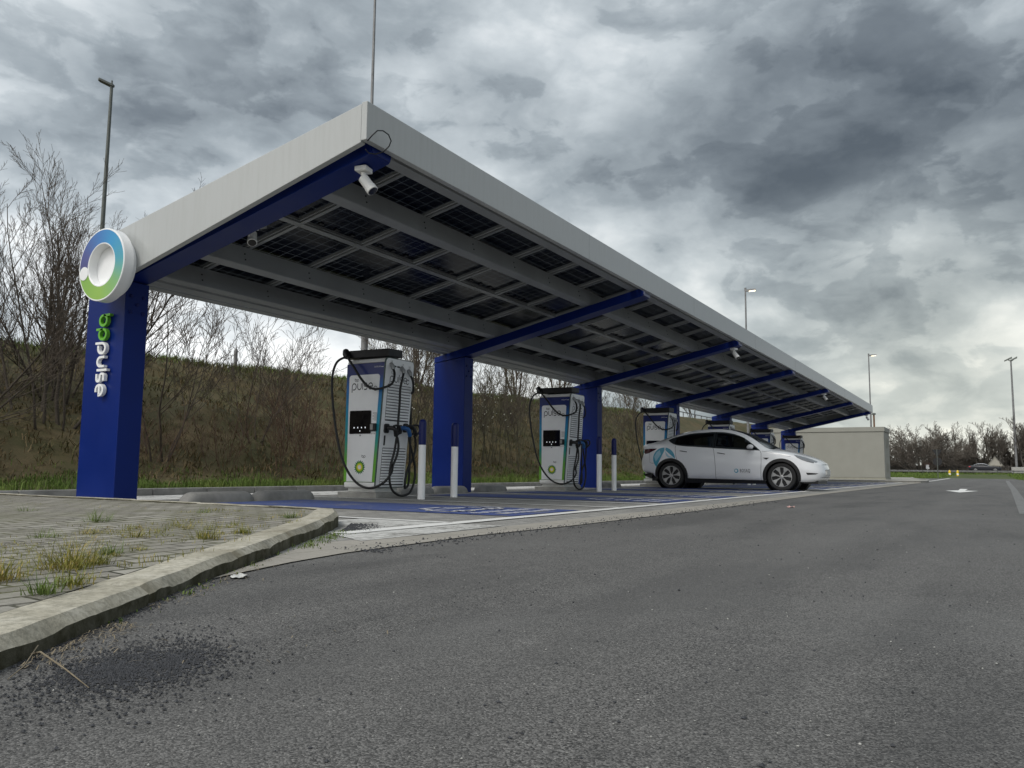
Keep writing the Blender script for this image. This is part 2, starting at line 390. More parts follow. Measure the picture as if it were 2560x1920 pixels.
# worn white paint on the pavers beside the island tip and along the back
sheet('worn_paint', [(3.95,3.40),(5.70,3.42),(5.70,4.9),(5.1,4.9),(4.3,4.0)], .008, MAT['pavworn'])
sheet('white_hatching', [(5.3,9.55),(47.4,9.75),(47.4,11.03),(5.3,11.03)], .008, MAT['pavwhite'])

# bay lines
PIT = 6.49
b = MB()
flat(b, [(4.3,3.81),(47.0,3.80),(47.0,3.94),(4.3,3.97)], .012)
xs = [5.72]
for k in range(6): xs += [9.42+PIT*k, 10.80+PIT*k, 13.36+PIT*k]
for x in xs:
    if x < 47: flat(b, [(x-.05,3.945),(x+.05,3.945),(x+.05,9.4),(x-.05,9.4)], .012)
tag(b.build('bay_lines', MAT['line'], fix=False), kind='structure')
b = MB(); sy = MB()
blues = [(6.9, 8.45)]
for k in range(6):
    blues += [(11.35+PIT*k, 12.82+PIT*k), (13.90+PIT*k, 15.35+PIT*k)]
def stroke(mb, pts, w, z):
    pts = [Vector((x, y, 0)) for x, y in pts]
    for a, c in zip(pts[:-1], pts[1:]):
        d = (c-a).normalized(); n = Vector((-d.y, d.x, 0))*w/2; a2 = a-d*w*.3; c2 = c+d*w*.3
        mb.poly([(q.x, q.y, z) for q in (a2-n, c2-n, c2+n, a2+n)])
rg = random.Random(3)
for i, (x0, x1) in enumerate(blues):
    if x1 > 46.8: continue
    flat(b, [(x0,4.04),(x1,4.04),(x1,8.35),(x0,8.35)], .010)
    cx = (x0+x1)/2
    # a car outline with its plug lead, and a worn illegible second mark below
    C0 = [(-.55,0),(-.55,.28),(-.30,.36),(-.12,.62),(.28,.62),(.45,.36),(.58,.30),(.58,0),(-.55,0)]
    f = lambda q: (cx - q[0]*.95, 4.92 + q[1]*.95)
    stroke(sy, [f(q) for q in C0], .07, .016)
    stroke(sy, [f(q) for q in [(-.22,.36),(.36,.36)]], .05, .016)
    for sx_ in (-.3, .32):
        stroke(sy, [f((sx_+.11*math.cos(a), -.02+.11*math.sin(a))) for a in np.linspace(0, 2*math.pi, 9)], .05, .016)
    stroke(sy, [f(q) for q in [(-.55,.1),(-.72,.1),(-.72,.45),(-.62,.6)]], .05, .016)
    for row in range(2):
        x = cx+.58
        while x > cx-.58:
            w = rg.uniform(.05, .11); hgt = rg.uniform(.10, .17)
            flat(sy, [(x,4.50-row*.27),(x-w,4.50-row*.27),(x-w,4.50-row*.27+hgt),(x,4.50-row*.27+hgt)], .016); x -= w+rg.uniform(.04,.07)
tag(b.build('blue_bay_paint', MAT['pavblue'], fix=False), kind='structure')
tag(sy.build('bay_symbols', MAT['symbol'], fix=False), kind='structure')

# road markings
b = MB(); flat(b, [(24.0,.64),(26.75,.24),(27.0,.58),(29.9,.56),(30.1,.78),(27.15,.76),(26.4,1.06)], .004)
tag(b.build('arrow_marking', MAT['roadwhite'], fix=False), kind='structure')
b = MB(); flat(b, [(58,3.22),(109,3.75),(109,4.0),(58,3.36)], .004)
flat(b, [(118,1.6),(121,1.6),(121,.6),(118,.6)], .004); tag(b.build('far_road_lines', MAT['roadwhite'], fix=False), kind='structure')
b = MB(); pl = [(11.5,-.36),(20,-.50),(30,-.66),(50,-.92),(77,-1.3)]
flat(b, [(x, y+.05) for x, y in pl] + [(x, y-.09-.0012*x) for x, y in pl[::-1]], .004)
tag(b.build('faded_lane_line', MAT['oldline'], fix=False), kind='structure')

# ------------------------------------------------------------------ paved island with its kerb
OUT = [(-6,-2.9,.07),(-2,-.12,.07),(-.5,.86,.07),(.4,1.47,.07),(1.06,1.95,.07),(1.64,2.34,.068),(2.01,2.60,.066),(2.51,2.90,.078),(2.9,3.13,.084),(3.29,3.38,.088),(4.06,3.87,.096),(4.50,4.14,.112),(4.80,4.36,.12),(5.22,4.76,.12),(5.25,5.6,.12),(5.25,8,.12),(5.25,11.0,.12)]
def inset(path, d):
    res = []
    for i, p in enumerate(path):
        a = Vector(path[max(i-1,0)][:2]); c = Vector(path[min(i+1,len(path)-1)][:2]); t = (c-a).normalized(); n = Vector((-t.y, t.x))
        res.append((p[0]+n.x*d, p[1]+n.y*d, p[2]))
    return res
def dense(path, step):
    res = []
    for a, c in zip(path[:-1], path[1:]):
        k = max(1, int((Vector(a)-Vector(c)).length/step))
        for j in range(k):
            t = j/k; res.append(tuple(a[i]*(1-t)+c[i]*t for i in range(3)))
    return res + [path[-1]]
OD = dense(OUT, .03)
def kerb_part():
    mb = MB(); wid = []
    acc = 0; joint = []; acc_l = []
    for i, p in enumerate(OD):
        if i: acc += (Vector(p)-Vector(OD[i-1])).length
        joint.append(abs((acc+.38) % .98) < .035); acc_l.append(acc)
    def width(p): return .20 if p[1] < 4.5 else .20 - min(1, (p[1]-4.5)/.6)*.10
    rows = []
    for i, p in enumerate(OD):
        a = Vector(OD[max(i-1,0)][:2]); c = Vector(OD[min(i+1,len(OD)-1)][:2]); t = (c-a).normalized(); n = Vector((-t.y, t.x))
        w = width(p); st = random.Random(int((acc_l[i]+.38)/.98)); g = (.022 if joint[i] else 0) - st.uniform(-.006,.006); dzs = st.uniform(-.005,.004)
        wob = .004*noise.noise(Vector((p[0]*5, p[1]*5, 0))); wz = .003*noise.noise(Vector((p[0]*4, p[1]*4, 3)))
        q = lambda d, z: (p[0]+n.x*(d+wob), p[1]+n.y*(d+wob), z+wz+dzs)
        ch = .026 + .026*max(0, noise.noise(Vector((p[0]*3.2, p[1]*3.2, 7)))) + .012*max(0, noise.noise(Vector((p[0]*14, p[1]*14, 2))))
        rows.append([q(g, -.05), q(g, p[2]-ch-g*.4), q(.034+g*.6, p[2]-g*.4), q(w*.3, p[2]+.001-g*.4), q(w*.6, p[2]+.002-g*.4), q(w, p[2]-.004), q(w, -.05)])
    k = 7; vs = [v for r in rows for v in r]
    fs = [(i*k+j, (i+1)*k+j, (i+1)*k+j+1, i*k+j+1) for i in range(len(rows)-1) for j in range(k-1)]
    mb.add(vs, fs); return tag(mb.build('island_kerb', MAT['kerb'], smooth=True, angle=24), kind='structure')
kerb_part()
isl = inset(OUT, .205); isl = [p if p[1] < 4.3 else (min(p[0], 5.13), p[1], p[2]) for p in isl]
def island():
    # a fan of strips from the kerb's inner edge towards the far back-left, its height following the kerb
    mb = MB(); inner = [p for p in dense(isl, .15)]
    far = (-7.0, 11.0, .11)
    n = 26; rows = []
    for p in inner:
        rows.append([(p[0]*(1-t)+far[0]*t, p[1]*(1-t)+far[1]*t, (p[2]-.008)*(1-t**.5)+.112*t**.5 + .006*noise.noise(Vector((p[0]+t*9, p[1]*2, 1)))) for t in [(j/n)**1.6 for j in range(n+1)]])
    vs = [v for r in rows for v in r]; k = n+1
    fs = [(i*k+j, (i+1)*k+j, (i+1)*k+j+1, i*k+j+1) for i in range(len(rows)-1) for j in range(n)]
    mb.add(vs, fs); return tag(mb.build('island_paving', MAT['pavisl'], smooth='all'), kind='structure')
island()
ISL_Z = lambda x, y: .075 if x < 2.6 else .075 + min(1, (x-2.6)/2.2)*.03

# rear kerb, far island
b = MB(); x = -8.0
while x < 47.4: b.box(x+.006, x+.994, 11.04, 11.20, -.05, .115); x += 1.0
tag(b.build('rear_kerb', MAT['stopgrey'], bevel=.012), kind='structure')
FI = [(47.6,12),(47.6,3.05),(48.1,2.86),(53,2.98),(58,3.22),(64,4.0),(80,5.6),(100,7.2),(100,14)]
b = MB(); b.prism([(x, y, -.02) for x, y in FI], (0, 0, .11))
tag(b.build('far_island', paver('far_island_paving', (.30,.29,.26), (.33,.32,.29), (.15,.15,.12), .3, .3)), kind='structure')
b = MB()
for a, c in zip(FI[:-2], FI[1:-1]):
    a = Vector((*a, 0)); c = Vector((*c, 0)); d = (c-a).normalized(); n = Vector((d.y, -d.x, 0))
    o1 = n*.0; o2 = n*-.14
    b.hexa([tuple(a+o2+Vector((0,0,.092))), tuple(c+o2+Vector((0,0,.092))), tuple(c+n*.03+Vector((0,0,.092))), tuple(a+n*.03+Vector((0,0,.092))),
            tuple(a+o2+Vector((0,0,.118))), tuple(c+o2+Vector((0,0,.118))), tuple(c+n*.03+Vector((0,0,.118))), tuple(a+n*.03+Vector((0,0,.118)))])
tag(b.build('far_island_kerb', MAT['concrete'], bevel=.01), kind='structure')

# ------------------------------------------------------------------ embankment behind the bays
def crest(x): return 3.08 + .0265*max(-20, min(x, 110))
def hill_z(x, y):
    t = max(0.0, min(1.0, (y-12.3)/7.7)); s = t*t*(3-2*t)*.45 + t*.55
    z = .10 + (crest(x)-.10)*s
    nz = noise.fractal(Vector((x*.35, y*.5, .3)), .9, 2.1, 4)*.24 + noise.noise(Vector((x*2.1, y*2.6, 5)))*.10
    return z + nz*min(1, max(0, (y-11.9)*1.2))*(1 if y < 19 else .45)
def hill():
    xs = list(np.arange(-24, 46, .4)) + list(np.arange(46, 101, 1.2)); ys = list(np.arange(11.18, 21.5, .28)) + [23, 27, 33, 45]
    vs = [(x, y, .10 if y < 11.3 else hill_z(x, y)) for x in xs for y in ys]; k = len(ys)
    mb = MB(); mb.add(vs, [(i*k+j, (i+1)*k+j, (i+1)*k+j+1, i*k+j+1) for i in range(len(xs)-1) for j in range(k-1)])
    return tag(mb.build('embankment', MAT['hill'], smooth='all', fix=False), kind='structure')
hill()

def blades(name, pts, m, hmin, hmax, w, per=3, lean=.5, seed=1, label=None, kind='stuff', parent=None, jit=1):
    """pts: (x,y,z[,scale]) roots; tufts of bent pointed blades"""
    rg = np.random.default_rng(seed); P = np.array([p[:3] for p in pts], float); S = np.array([p[3] if len(p) > 3 else 1 for p in pts])
    P = np.repeat(P, per, 0); S = np.repeat(S, per); n = len(P)
    a = rg.uniform(0, 2*np.pi, n); h = rg.uniform(hmin, hmax, n)*S; ww = w*rg.uniform(.6, 1.3, n)
    P[:, :2] += rg.normal(0, .012*jit, (n, 2))*(1+2*S[:, None])
    d = np.stack([np.cos(a), np.sin(a)], 1); t = np.stack([-np.sin(a), np.cos(a)], 1)
    l = rg.uniform(.1, 1, n)*lean*h
    def pt(hh, ll, side):
        q = np.empty((n, 3)); q[:, :2] = P[:, :2] + d*ll[:, None] + t*(side*ww/2)[:, None]; q[:, 2] = P[:, 2] + hh; return q
    V = np.stack([pt(0*h-.01, 0*l, -1.), pt(0*h-.01, 0*l, 1.), pt(h*.55, l*.35, .8), pt(h*.55, l*.35, -.8), pt(h*(.95-.25*l/np.maximum(h, 1e-6)), l, 0)], 1).reshape(-1, 3)
    F = []
    for i in range(n): o = i*5; F.append((o, o+1, o+2, o+3)); F.append((o+3, o+2, o+4))
    mb = MB(); mb.v = V.tolist(); mb.f = F; mb.m = [0]*len(F)
    o = mb.build(name, m, parent, fix=False)
    if kind: tag(o, label, kind=kind)
    return o
rg = random.Random(11)
pts = []
for i in range(15000):
    x = -6 + 54*rg.random()**1.35; y = rg.uniform(11.22, 12.75) if rg.random() < .8 else rg.uniform(12.3, 13.6)
    cl = noise.noise(Vector((x*.8, y*.8, 2)))
    if cl < -.25 and rg.random() < .6: continue
    pts.append((x, y, hill_z(x, y), (1+.5*cl)*(1 if y < 12.6 else .7)))
tag(blades('verge_grass', pts, MAT['grass'], .06, .21, .011, 3, .7, 2), 'bright green grass growing along the rear kerb', kind='stuff')
pts = []
for i in range(26000):
    x = -14 + 64*rg.random()**1.3; y = rg.uniform(12.4, 20.2)
    c = noise.noise(Vector((x*.7, y*.9, 9)))
    pts.append((x, y, hill_z(x, y), .8+.8*max(-.4, c)))
tag(blades('dry_hill_grass', pts, MAT['drygrass'], .07, .26, .018, 3, 2.2, 3), 'tangled brown dry grass covering the embankment', kind='stuff')
pts = []
for i in range(6000):
    x = -14 + 64*rg.random()**1.2; y = rg.gauss(19.9, .55); pts.append((x, y, hill_z(x, y)))
tag(blades('crest_grass', pts, MAT['grass'], .08, .24, .014, 3, .7, 5), 'short green grass along the crest of the embankment', kind='stuff')

# ------------------------------------------------------------------ loose grit, litter and weeds
def grit(name, spots, m, label, seed):
    rg = random.Random(seed); mb = MB()
    for x, y, z, s in spots:
        vs = []
        for dx, dy, dz in [(1,0,0),(-1,0,0),(0,1,0),(0,-1,0),(0,0,1),(0,0,-.6)]:
            k = s*rg.uniform(.6, 1.2); vs.append((x+dx*k, y+dy*k, z+.3*s+dz*k*.75))
        a = rg.uniform(0, 6.28); ca, sa = math.cos(a), math.sin(a)
        vs = [(x+(p[0]-x)*ca-(p[1]-y)*sa, y+(p[0]-x)*sa+(p[1]-y)*ca, p[2]) for p in vs]
        mb.add(vs, [(0,2,4),(2,1,4),(1,3,4),(3,0,4),(2,0,5),(1,2,5),(3,1,5),(0,3,5)])
    return tag(mb.build(name, m), label, kind='stuff')
def on_seg(rg, a, c, spread):
    t = rg.random(); d = abs(rg.gauss(0, spread)); ux, uy = c[0]-a[0], c[1]-a[1]; L = math.hypot(ux, uy)
    return a[0]+ux*t+uy/L*d, a[1]+uy*t-ux/L*d
sp = []
for i in range(7500):
    r = abs(rg.gauss(0, .62)); a = rg.uniform(0, 6.28)
    x = 1.17 + r*(.30*math.cos(a)*.9+.18*math.sin(a)*.4) + (.12 if i % 3 == 0 else 0); y = 1.71 + r*(.17*math.cos(a)+(-.20)*math.sin(a)) - (.03 if i % 3 == 0 else 0)
    ky = 1.95+(x-1.06)*.67
    if y > ky-.005 or r > 1.9 or rg.random() < (r-.5)*.6: continue
    sp.append((x, y, .001, rg.choice([.0016,.0022,.0028,.0036,.005])))
for i in range(900):
    x, y = on_seg(rg, (4.45,4.02), (5.1,4.5), .10); sp.append((x, y, .005, rg.uniform(.004, .011)))
grit('loose_gravel', sp, MAT['stone'], 'patch of loose dark gravel beside the kerb', 4)
sp = []
for i in range(900):
    d = 1.0 + 11*rg.random()**2.0; a = R(rg.uniform(-8, 62)); x, y = d*math.cos(a), d*math.sin(a)
    if y > 2.95 or (x < 5 and y > 1.86+(x-1.06)*.62): continue
    sp.append((x, y, .0, rg.choice([.0015,.002,.002,.003,.004])*(1+.1*d)))
for i in range(1100):
    x = 3.5+10*rg.random()**1.6; y = rg.gauss(3.02, .10); sp.append((x, y, .004, rg.uniform(.003, .010)))
for i in range(26):
    d = 1.3+5*rg.random()**1.4; a = R(rg.uniform(-5, 55)); x, y = d*math.cos(a), d*math.sin(a)
    if y < 2.9 and (x > 5 or y < 1.8+(x-1.06)*.62): sp.append((x, y, 0, rg.uniform(.004, .0085)))
for i in range(1500):
    x, y = on_seg(rg, (1.05,1.94), (2.0,2.59), .025) if i % 2 else on_seg(rg, (2.0,2.59), (4.4,4.05), .03); sp.append((x, y, .0, rg.uniform(.0015, .005)))
grit('scattered_grit', sp, MAT['stone'], 'small dark stones scattered over the asphalt', 5)
sp = []
for i in range(420):
    d = 1.0 + 7*rg.random()**1.6; a = R(rg.uniform(-5, 60)); x, y = d*math.cos(a), d*math.sin(a)
    if y > 2.9 or (x < 5 and y > 1.86+(x-1.06)*.62): continue
    sp.append((x, y, 0, rg.choice([.0015,.0022,.003])*(1+.1*d)))
grit('pale_grit', sp, MAT['stonelt'], 'pale chips of stone lying on the asphalt', 6)
def straws():
    rg = random.Random(21); mb = MB()
    for i in range(260):
        k = rg.random()
        if k < .52: x, y = on_seg(rg, (1.05,1.93), (1.5,2.22), .06)
        elif k < .93: x, y = on_seg(rg, (1.7,2.36), (3.0,3.18), .06)
        else: x, y = 1.2+.9*rg.random(), 1.4+.5*rg.random()
        a = rg.uniform(0, 6.28) if rg.random() < .5 else rg.gauss(.6, .4); L = rg.uniform(.012, .06); w = rg.uniform(.0006, .0016)
        z = rg.uniform(.003, .008); dz = rg.uniform(-.003, .004); c, s = math.cos(a), math.sin(a)
        p0 = Vector((x-c*L/2, y-s*L/2, z)); p1 = Vector((x, y, z+dz+.004)); p2 = Vector((x+c*L/2, y+s*L/2, z-.002))
        n = Vector((-s*w, c*w, 0)); mb.poly([tuple(p0-n), tuple(p1-n), tuple(p1+n), tuple(p0+n)]); mb.poly([tuple(p1-n), tuple(p2-n*.4), tuple(p2+n*.4), tuple(p1+n)])
    return tag(mb.build('dry_litter', MAT['straw'], fix=False), 'dry straw and dead leaves in the gutter along the kerb', kind='stuff')
straws()
def paper(name, label, loc, sz, rot):
    mb = MB(); rg = random.Random(int(sz*1000)); n = 5; vs = []
    for i in range(n):
        for j in range(n):
            u, v = i/(n-1)-.5, j/(n-1)-.5
            vs.append((u*sz*1.5, v*sz*(.8+.2*math.sin(i)), .006+.022*max(0, rg.gauss(.3,.4))*sz*8))
    mb.add(vs, [(i*n+j, (i+1)*n+j, (i+1)*n+j+1, i*n+j+1) for i in range(n-1) for j in range(n-1)])
    o = mb.build(name, MAT['whitedirty'], fix=False); o.location = loc; o.rotation_euler = (0,0,rot); return tag(o, label, 'litter')
paper('paper_scrap', 'crumpled pale paper scrap in the gutter below the kerb', (2.40,2.72,.0), .068, .6)
paper('crushed_wrapper', 'flattened pinkish wrapper lying on the open asphalt', (11.2,3.02-.75,.0), .10, .2).data.materials[0] = simple('pink_foil', (.55,.33,.30), .4)
b = MB(); b.tube([(1.135,1.985,.012),(1.125,1.93,.026),(1.085,1.76,.016),(1.05,1.62,.005)], [.0026,.0024,.0018,.001], 5)
b.tube([(1.15,1.985,.03),(1.06,1.88,.012),(1.0,1.83,.004)], [.0018,.0016,.001], 5)
tag(b.build('dead_twig', MAT['straw'], smooth='all'), 'bent dead twig lying against the kerb on the gravel', 'twig')

W = [(1.84,3.02,1.75,'tall yellowing grass tuft, biggest of those growing from the pavers',0),(1.98,3.06,.9,'low grass tuft with straw blades just behind the big yellow tuft',0),
     (3.18,4.94,1.35,'dark green grass tuft in the middle of the island pavers',1),(2.9,3.55,1.2,'bushy yellow green tuft nearest the middle of the kerb joint',0),
     (2.72,3.86,.9,'flat yellow green mat of grass left of the bushy kerb tuft',0),(3.26,3.68,.85,'small yellow tuft close behind the kerb stone joint',0),
     (4.28,4.34,.8,'low green tuft nearest the island tip',1),(3.45,6.23,.95,'lone upright green tuft at the far left of the pavers',1),
     (2.69,4.26,.8,'yellowish tuft directly in front of the dark green tuft',0),(1.45,2.50,.85,'small green tuft beside the kerb at the lower left',1),
     (1.60,2.60,.9,'straw coloured flat tuft beside the kerb at the lower left',0),(4.15,5.1,.8,'thin spiky weed with red stems near the island tip',1),
     (1.53,2.9,1.2,'yellow green tuft cut by the left edge of the photo',0),(2.2,3.3,.85,'small dark weed between the yellow tuft and the kerb',1),(2.42,4.2,.9,'grey green weed clump at the left behind the big tuft',1)]
def tuft(x, y, s, m, rg):
    """a splayed grass clump: arching blades leaving a few close roots"""
    mb = MB()
    for k in range(int(95*s)):
        rx, ry = rg.gauss(0,.022*s), rg.gauss(0,.022*s); a = math.atan2(ry, rx)+rg.gauss(0,.7); tilt = rg.uniform(.35, 1.5)
        L = rg.uniform(.03, .085)*s; w = rg.uniform(.0011, .0024); p = Vector((rx, ry, -.004)); side_ = Vector((-math.sin(a), math.cos(a), 0))
        el = math.pi/2 - tilt*.55; row = []
        for i in range(4):
            row.append((p - side_*w*(1-i/3.2), p + side_*w*(1-i/3.2))); p = p + Vector((math.cos(a)*math.cos(el), math.sin(a)*math.cos(el), math.sin(el)))*L/3; el -= tilt*.55
            p.z = max(p.z, .003)
        for i in range(3): mb.poly([tuple(row[i][0]), tuple(row[i][1]), tuple(row[i+1][1]), tuple(row[i+1][0])])
    return mb.build('grass_tuft', m, fix=False)
for x, y, s, lab, g in W:
    rgw = random.Random(int(x*1000))
    s *= 1.3; o = tuft(x, y, s, MAT['weedgreen'] if g else MAT['weed'], rgw)
    o.location = (x, y, ISL_Z(x, y)); tag(o, lab, 'weed', 'grass tufts growing from the island pavers')
lowt = tuft(0, 0, .8, MAT['weed'], random.Random(77)); nl = 0
for i in range(30):
    x = rg.uniform(1.5, 4.3); y = 2.42+.66*(x-1.06) + abs(rg.gauss(0, .75)); o = lowt if nl == 0 else lowt.copy()
    if nl: COL.objects.link(o)
    o.name = 'weed_clump' if nl == 0 else o.name; nl += 1; k = rg.uniform(.55, 1.0)
    o.location = (x, y, ISL_Z(x, y)); o.rotation_euler = (0, 0, rg.uniform(0, 6.28)); o.scale = (k*1.2, k*1.2, k*.7)
    tag(o, 'small low weed clump among many others in the island paver joints', 'weed', 'small weed clumps between the island pavers')
pts = []
for i in range(420):
    x = rg.uniform(1.3, 4.9); y = rg.uniform(0, 5)+1.6+.55*x
    if x > 4.6 and y > 5.2: continue
    if rg.random() < .55: y = min(y, 2.15+.66*x-.1+rg.random()*.5)
    for k in range(rg.randint(2, 7)): pts.append((x+rg.gauss(0,.02), y+rg.gauss(0,.02), ISL_Z(x,y), rg.uniform(.5,1.1)))
tag(blades('joint_weeds', [p for p in pts if p[1] < 9 and p[1] > 2.18+.62*(p[0]-1.06)], MAT['weed'], .012, .045, .0035, 3, 1.5, 31), 'small weeds sprouting from the paver joints', kind='stuff')
pts = []
for i in range(150):
    x, y = on_seg(rg, (3.35,3.36), (4.5,4.08), .05); pts.append((x, y, .0, rg.uniform(.5,1)))
for i in range(28):
    x, y = on_seg(rg, (1.5,2.24), (3.2,3.28), .015); pts.append((x, y, .0, rg.uniform(.4,.8)))
tag(blades('gutter_weeds', pts, MAT['weedgreen'], .015, .045, .006, 3, 1.6, 33), 'broad leaved green weeds at the foot of the kerb', kind='stuff')
# ------------------------------------------------------------------ solar canopy
CX = [5.94, 13.35, 19.75, 26.2, 32.75, 39.2, 45.70]
SL = .219; SN = math.hypot(1, SL)
E_S = Vector((0, 1, -SL))/SN; E_N = Vector((0, SL, 1))/SN
def sp(x, y, off):           # point on the tilted roof: y along plan, off = height above the beams' soffit
    return Vector((x, y, 3.56-SL*(y-5.14))) + E_N*off
def sbox(mb, x0, x1, y0, y1, o0, o1, mi=0):
    mb.hexa([sp(x0,y0,o0), sp(x1,y0,o0), sp(x1,y1,o0), sp(x0,y1,o0), sp(x0,y0,o1), sp(x1,y0,o1), sp(x1,y1,o1), sp(x0,y1,o1)], mi)
can = thing('solar_canopy', 'long blue and white canopy roofed with dark solar panels over the charging bays', 'canopy', (0,0,0))
XE, XF, YE = 5.77, 46.10, 5.05; BOLT = None
for i, c in enumerate(CX):
    mb = MB(); zt = 2.70
    mb.prism([(c+.002, 8.93, -.02), (c+.002, 9.68, -.02), (c+.002, 9.68, 2.60), (c+.002, 8.93, 2.70)], (.312, 0, 0))
    col = mb.build('column', MAT['blue'], can, bevel=.008)
    for dx, dz in [(.07,-.10),(.24,-.10),(.155,-.20),(.07,-.30),(.24,-.30)]:
        if BOLT is None:
            bo = MB(); bo.lathe([(.022,0),(.022,.014),(.012,.02)], 6, Matrix.Rotation(R(90), 4, 'X')); BOLT = b1 = bo.build('bolt', MAT['navy'], col)
        else: b1 = BOLT.copy(); COL.objects.link(b1); b1.parent = col
        b1.location = (c+dx, 8.93, 2.62+dz)
    mb = MB()
    prof = [(5.14,3.585),(5.165,3.56),(8.93,2.715),(9.68,2.61),(9.68,2.72),(5.20,3.70),(5.165,3.70),(5.14,3.675)]
    mb.prism([(c, y, z) for y, z in prof], (.316, 0, 0)); bm_ = mb.build('beam', MAT['blue'], can, bevel=.005)
    mb = MB(); mb.prism([(c+.012,5.139,3.60),(c+.03,5.139,3.575),(c+.286,5.139,3.575),(c+.304,5.139,3.60),(c+.304,5.139,3.66),(c+.286,5.139,3.685),(c+.03,5.139,3.685),(c+.012,5.139,3.66)], (0,-.012,0))
    mb.build('end_plate', MAT['blue'] if i == 0 else MAT['bluetip'], bm_)
mb = MB()
mb.prism([(XE, YE, 3.63), (XE, YE, 4.02), (XF, YE, 4.02), (XF, YE, 3.63)], (0, .07, 0))
fa = mb.build('front_fascia', MAT['fascia'], can, bevel=.006)
mb = MB()                                       # folded edge trims and sheet joints of the fascia
for k in range(1, 8): mb.box(XE+k*5.1, XE+k*5.1+.006, YE-.0015, YE, 3.632, 4.018)
mb.build('fascia_joint', MAT['purlin'], fa)
mb = MB(); ends = [(5.122,3.612),(5.122,4.01),(9.12,3.225),(9.12,2.60)]
mb.prism([(XE, YE+.0715, 3.612), (XE, YE+.0715, 4.006), (XE, 9.12, 3.228), (XE, 9.12, 2.602)], (.07, 0, 0)); mb.build('end_fascia', MAT['fascia'], can, bevel=.006)
mb = MB(); mb.prism([(XF-.07, YE+.0715, 3.615), (XF-.07, YE+.0715, 4.0), (XF-.07, 9.12, 3.22), (XF-.07, 9.12, 2.70)], (.07, 0, 0)); mb.build('end_fascia', MAT['fascia'], can)
for y0, y1 in ((6.13, 6.28), (8.15, 8.30), (8.97, 9.10)):
    mb = MB(); X0, X1 = XE+.08, XF-.1
    sbox(mb, X0, X1, y0, y0+.010, .164, .42); sbox(mb, X0, X1, y0+.0105, y1, .160, .176); sbox(mb, X0, X1, y0+.0105, y1, .408, .422); sbox(mb, X0, X1, y1-.008, y1, .1765, .20)
    x = 7.1
    while x < 45.5:
        for o in (.24, .32): mb.lathe([(.011,0),(.011,.008)], 6, Matrix.Translation(sp(x, y0-.0005, o)) @ Matrix.Rotation(R(90), 4, 'X'), 1)
        x += 1.16
    mb.build('purlin', [MAT['purlin'], MAT['dark']], can)
mb = MB()
sbox(mb, XE+.08, XF-.1, 5.24, 5.36, .160, .175); sbox(mb, XE+.08, XF-.1, 5.24, 5.246, .1755, .42); sbox(mb, XE+.08, XF-.1, 5.145, 5.215, .172, .19); sbox(mb, XE+.08, XF-.1, 5.21, 5.2155, .1905, .3)
mb.build('front_channel', MAT['purlin'], can)
mb = MB()
sbox(mb, XE+.08, XF-.1, 9.16, 9.29, .160, .172); sbox(mb, XE+.08, XF-.1, 9.285, 9.30, .1725, .40); sbox(mb, XE+.08, XF-.1, 9.34, 9.44, .165, .18); sbox(mb, XE+.08, XF-.1, 9.435, 9.45, .1805, .34)
re = mb.build('rear_channel', MAT['purlin'], can)
mb = MB(); x = 6.9
while x < 45: sbox(mb, x, x+.03, 9.305, 9.335, .17, .22); x += 1.3
mb.build('gutter_bracket', MAT['purlin'], re)
# rails across, mid rail along, panels
PX = 1.176; NP = 34; X0 = 6.03
proto = None
mb = MB(); w = .058
mb.hexa([sp(-w/2,5.25,.424), sp(w/2,5.25,.424), sp(w/2,9.3,.424), sp(-w/2,9.3,.424), sp(-w/2,5.25,.452), sp(w/2,5.25,.452), sp(w/2,9.3,.452), sp(-w/2,9.3,.452)])
rail = mb.build('rail', MAT['galv'], can); rail.location.x = X0
for k in range(1, NP+1): o = rail.copy(); COL.objects.link(o); o.location.x = X0+PX*k
mb = MB(); sbox(mb, XE+.1, XF-.1, 7.235, 7.315, .4225, .449); mb.build('mid_rail', MAT['galv'], can)
PLen = 1.94
mb = MB(); wx, wy = 1.125/2, PLen/2
mb.poly([(-wx+.02,-wy+.02,.006),(wx-.02,-wy+.02,.006),(wx-.02,wy-.02,.006),(-wx+.02,wy-.02,.006)], 0)
for a, c, d, e in ((-wx,wx,-wy,-wy+.02),(-wx,wx,wy-.02,wy),(-wx,-wx+.02,-wy+.02,wy-.02),(wx-.02,wx,-wy+.02,wy-.02)): mb.box(a, c, d, e, -.028, .012, 1)
for a in (-.30, .0, .30): mb.box(a-.04, a+.04, wy-.10, wy-.05, -.012, .004, 2)
pan = mb.build('solar_panel', [MAT['solar'], MAT['galv'], MAT['dark']], can)
first = True
for k in range(NP):
    for yc in (6.30, 8.235):
        o = pan if first else pan.copy()
        if not first: COL.objects.link(o)
        first = False; o.location = sp(X0+PX*(k+.5), yc, .483); o.rotation_euler = (-math.atan(SL), 0, 0)
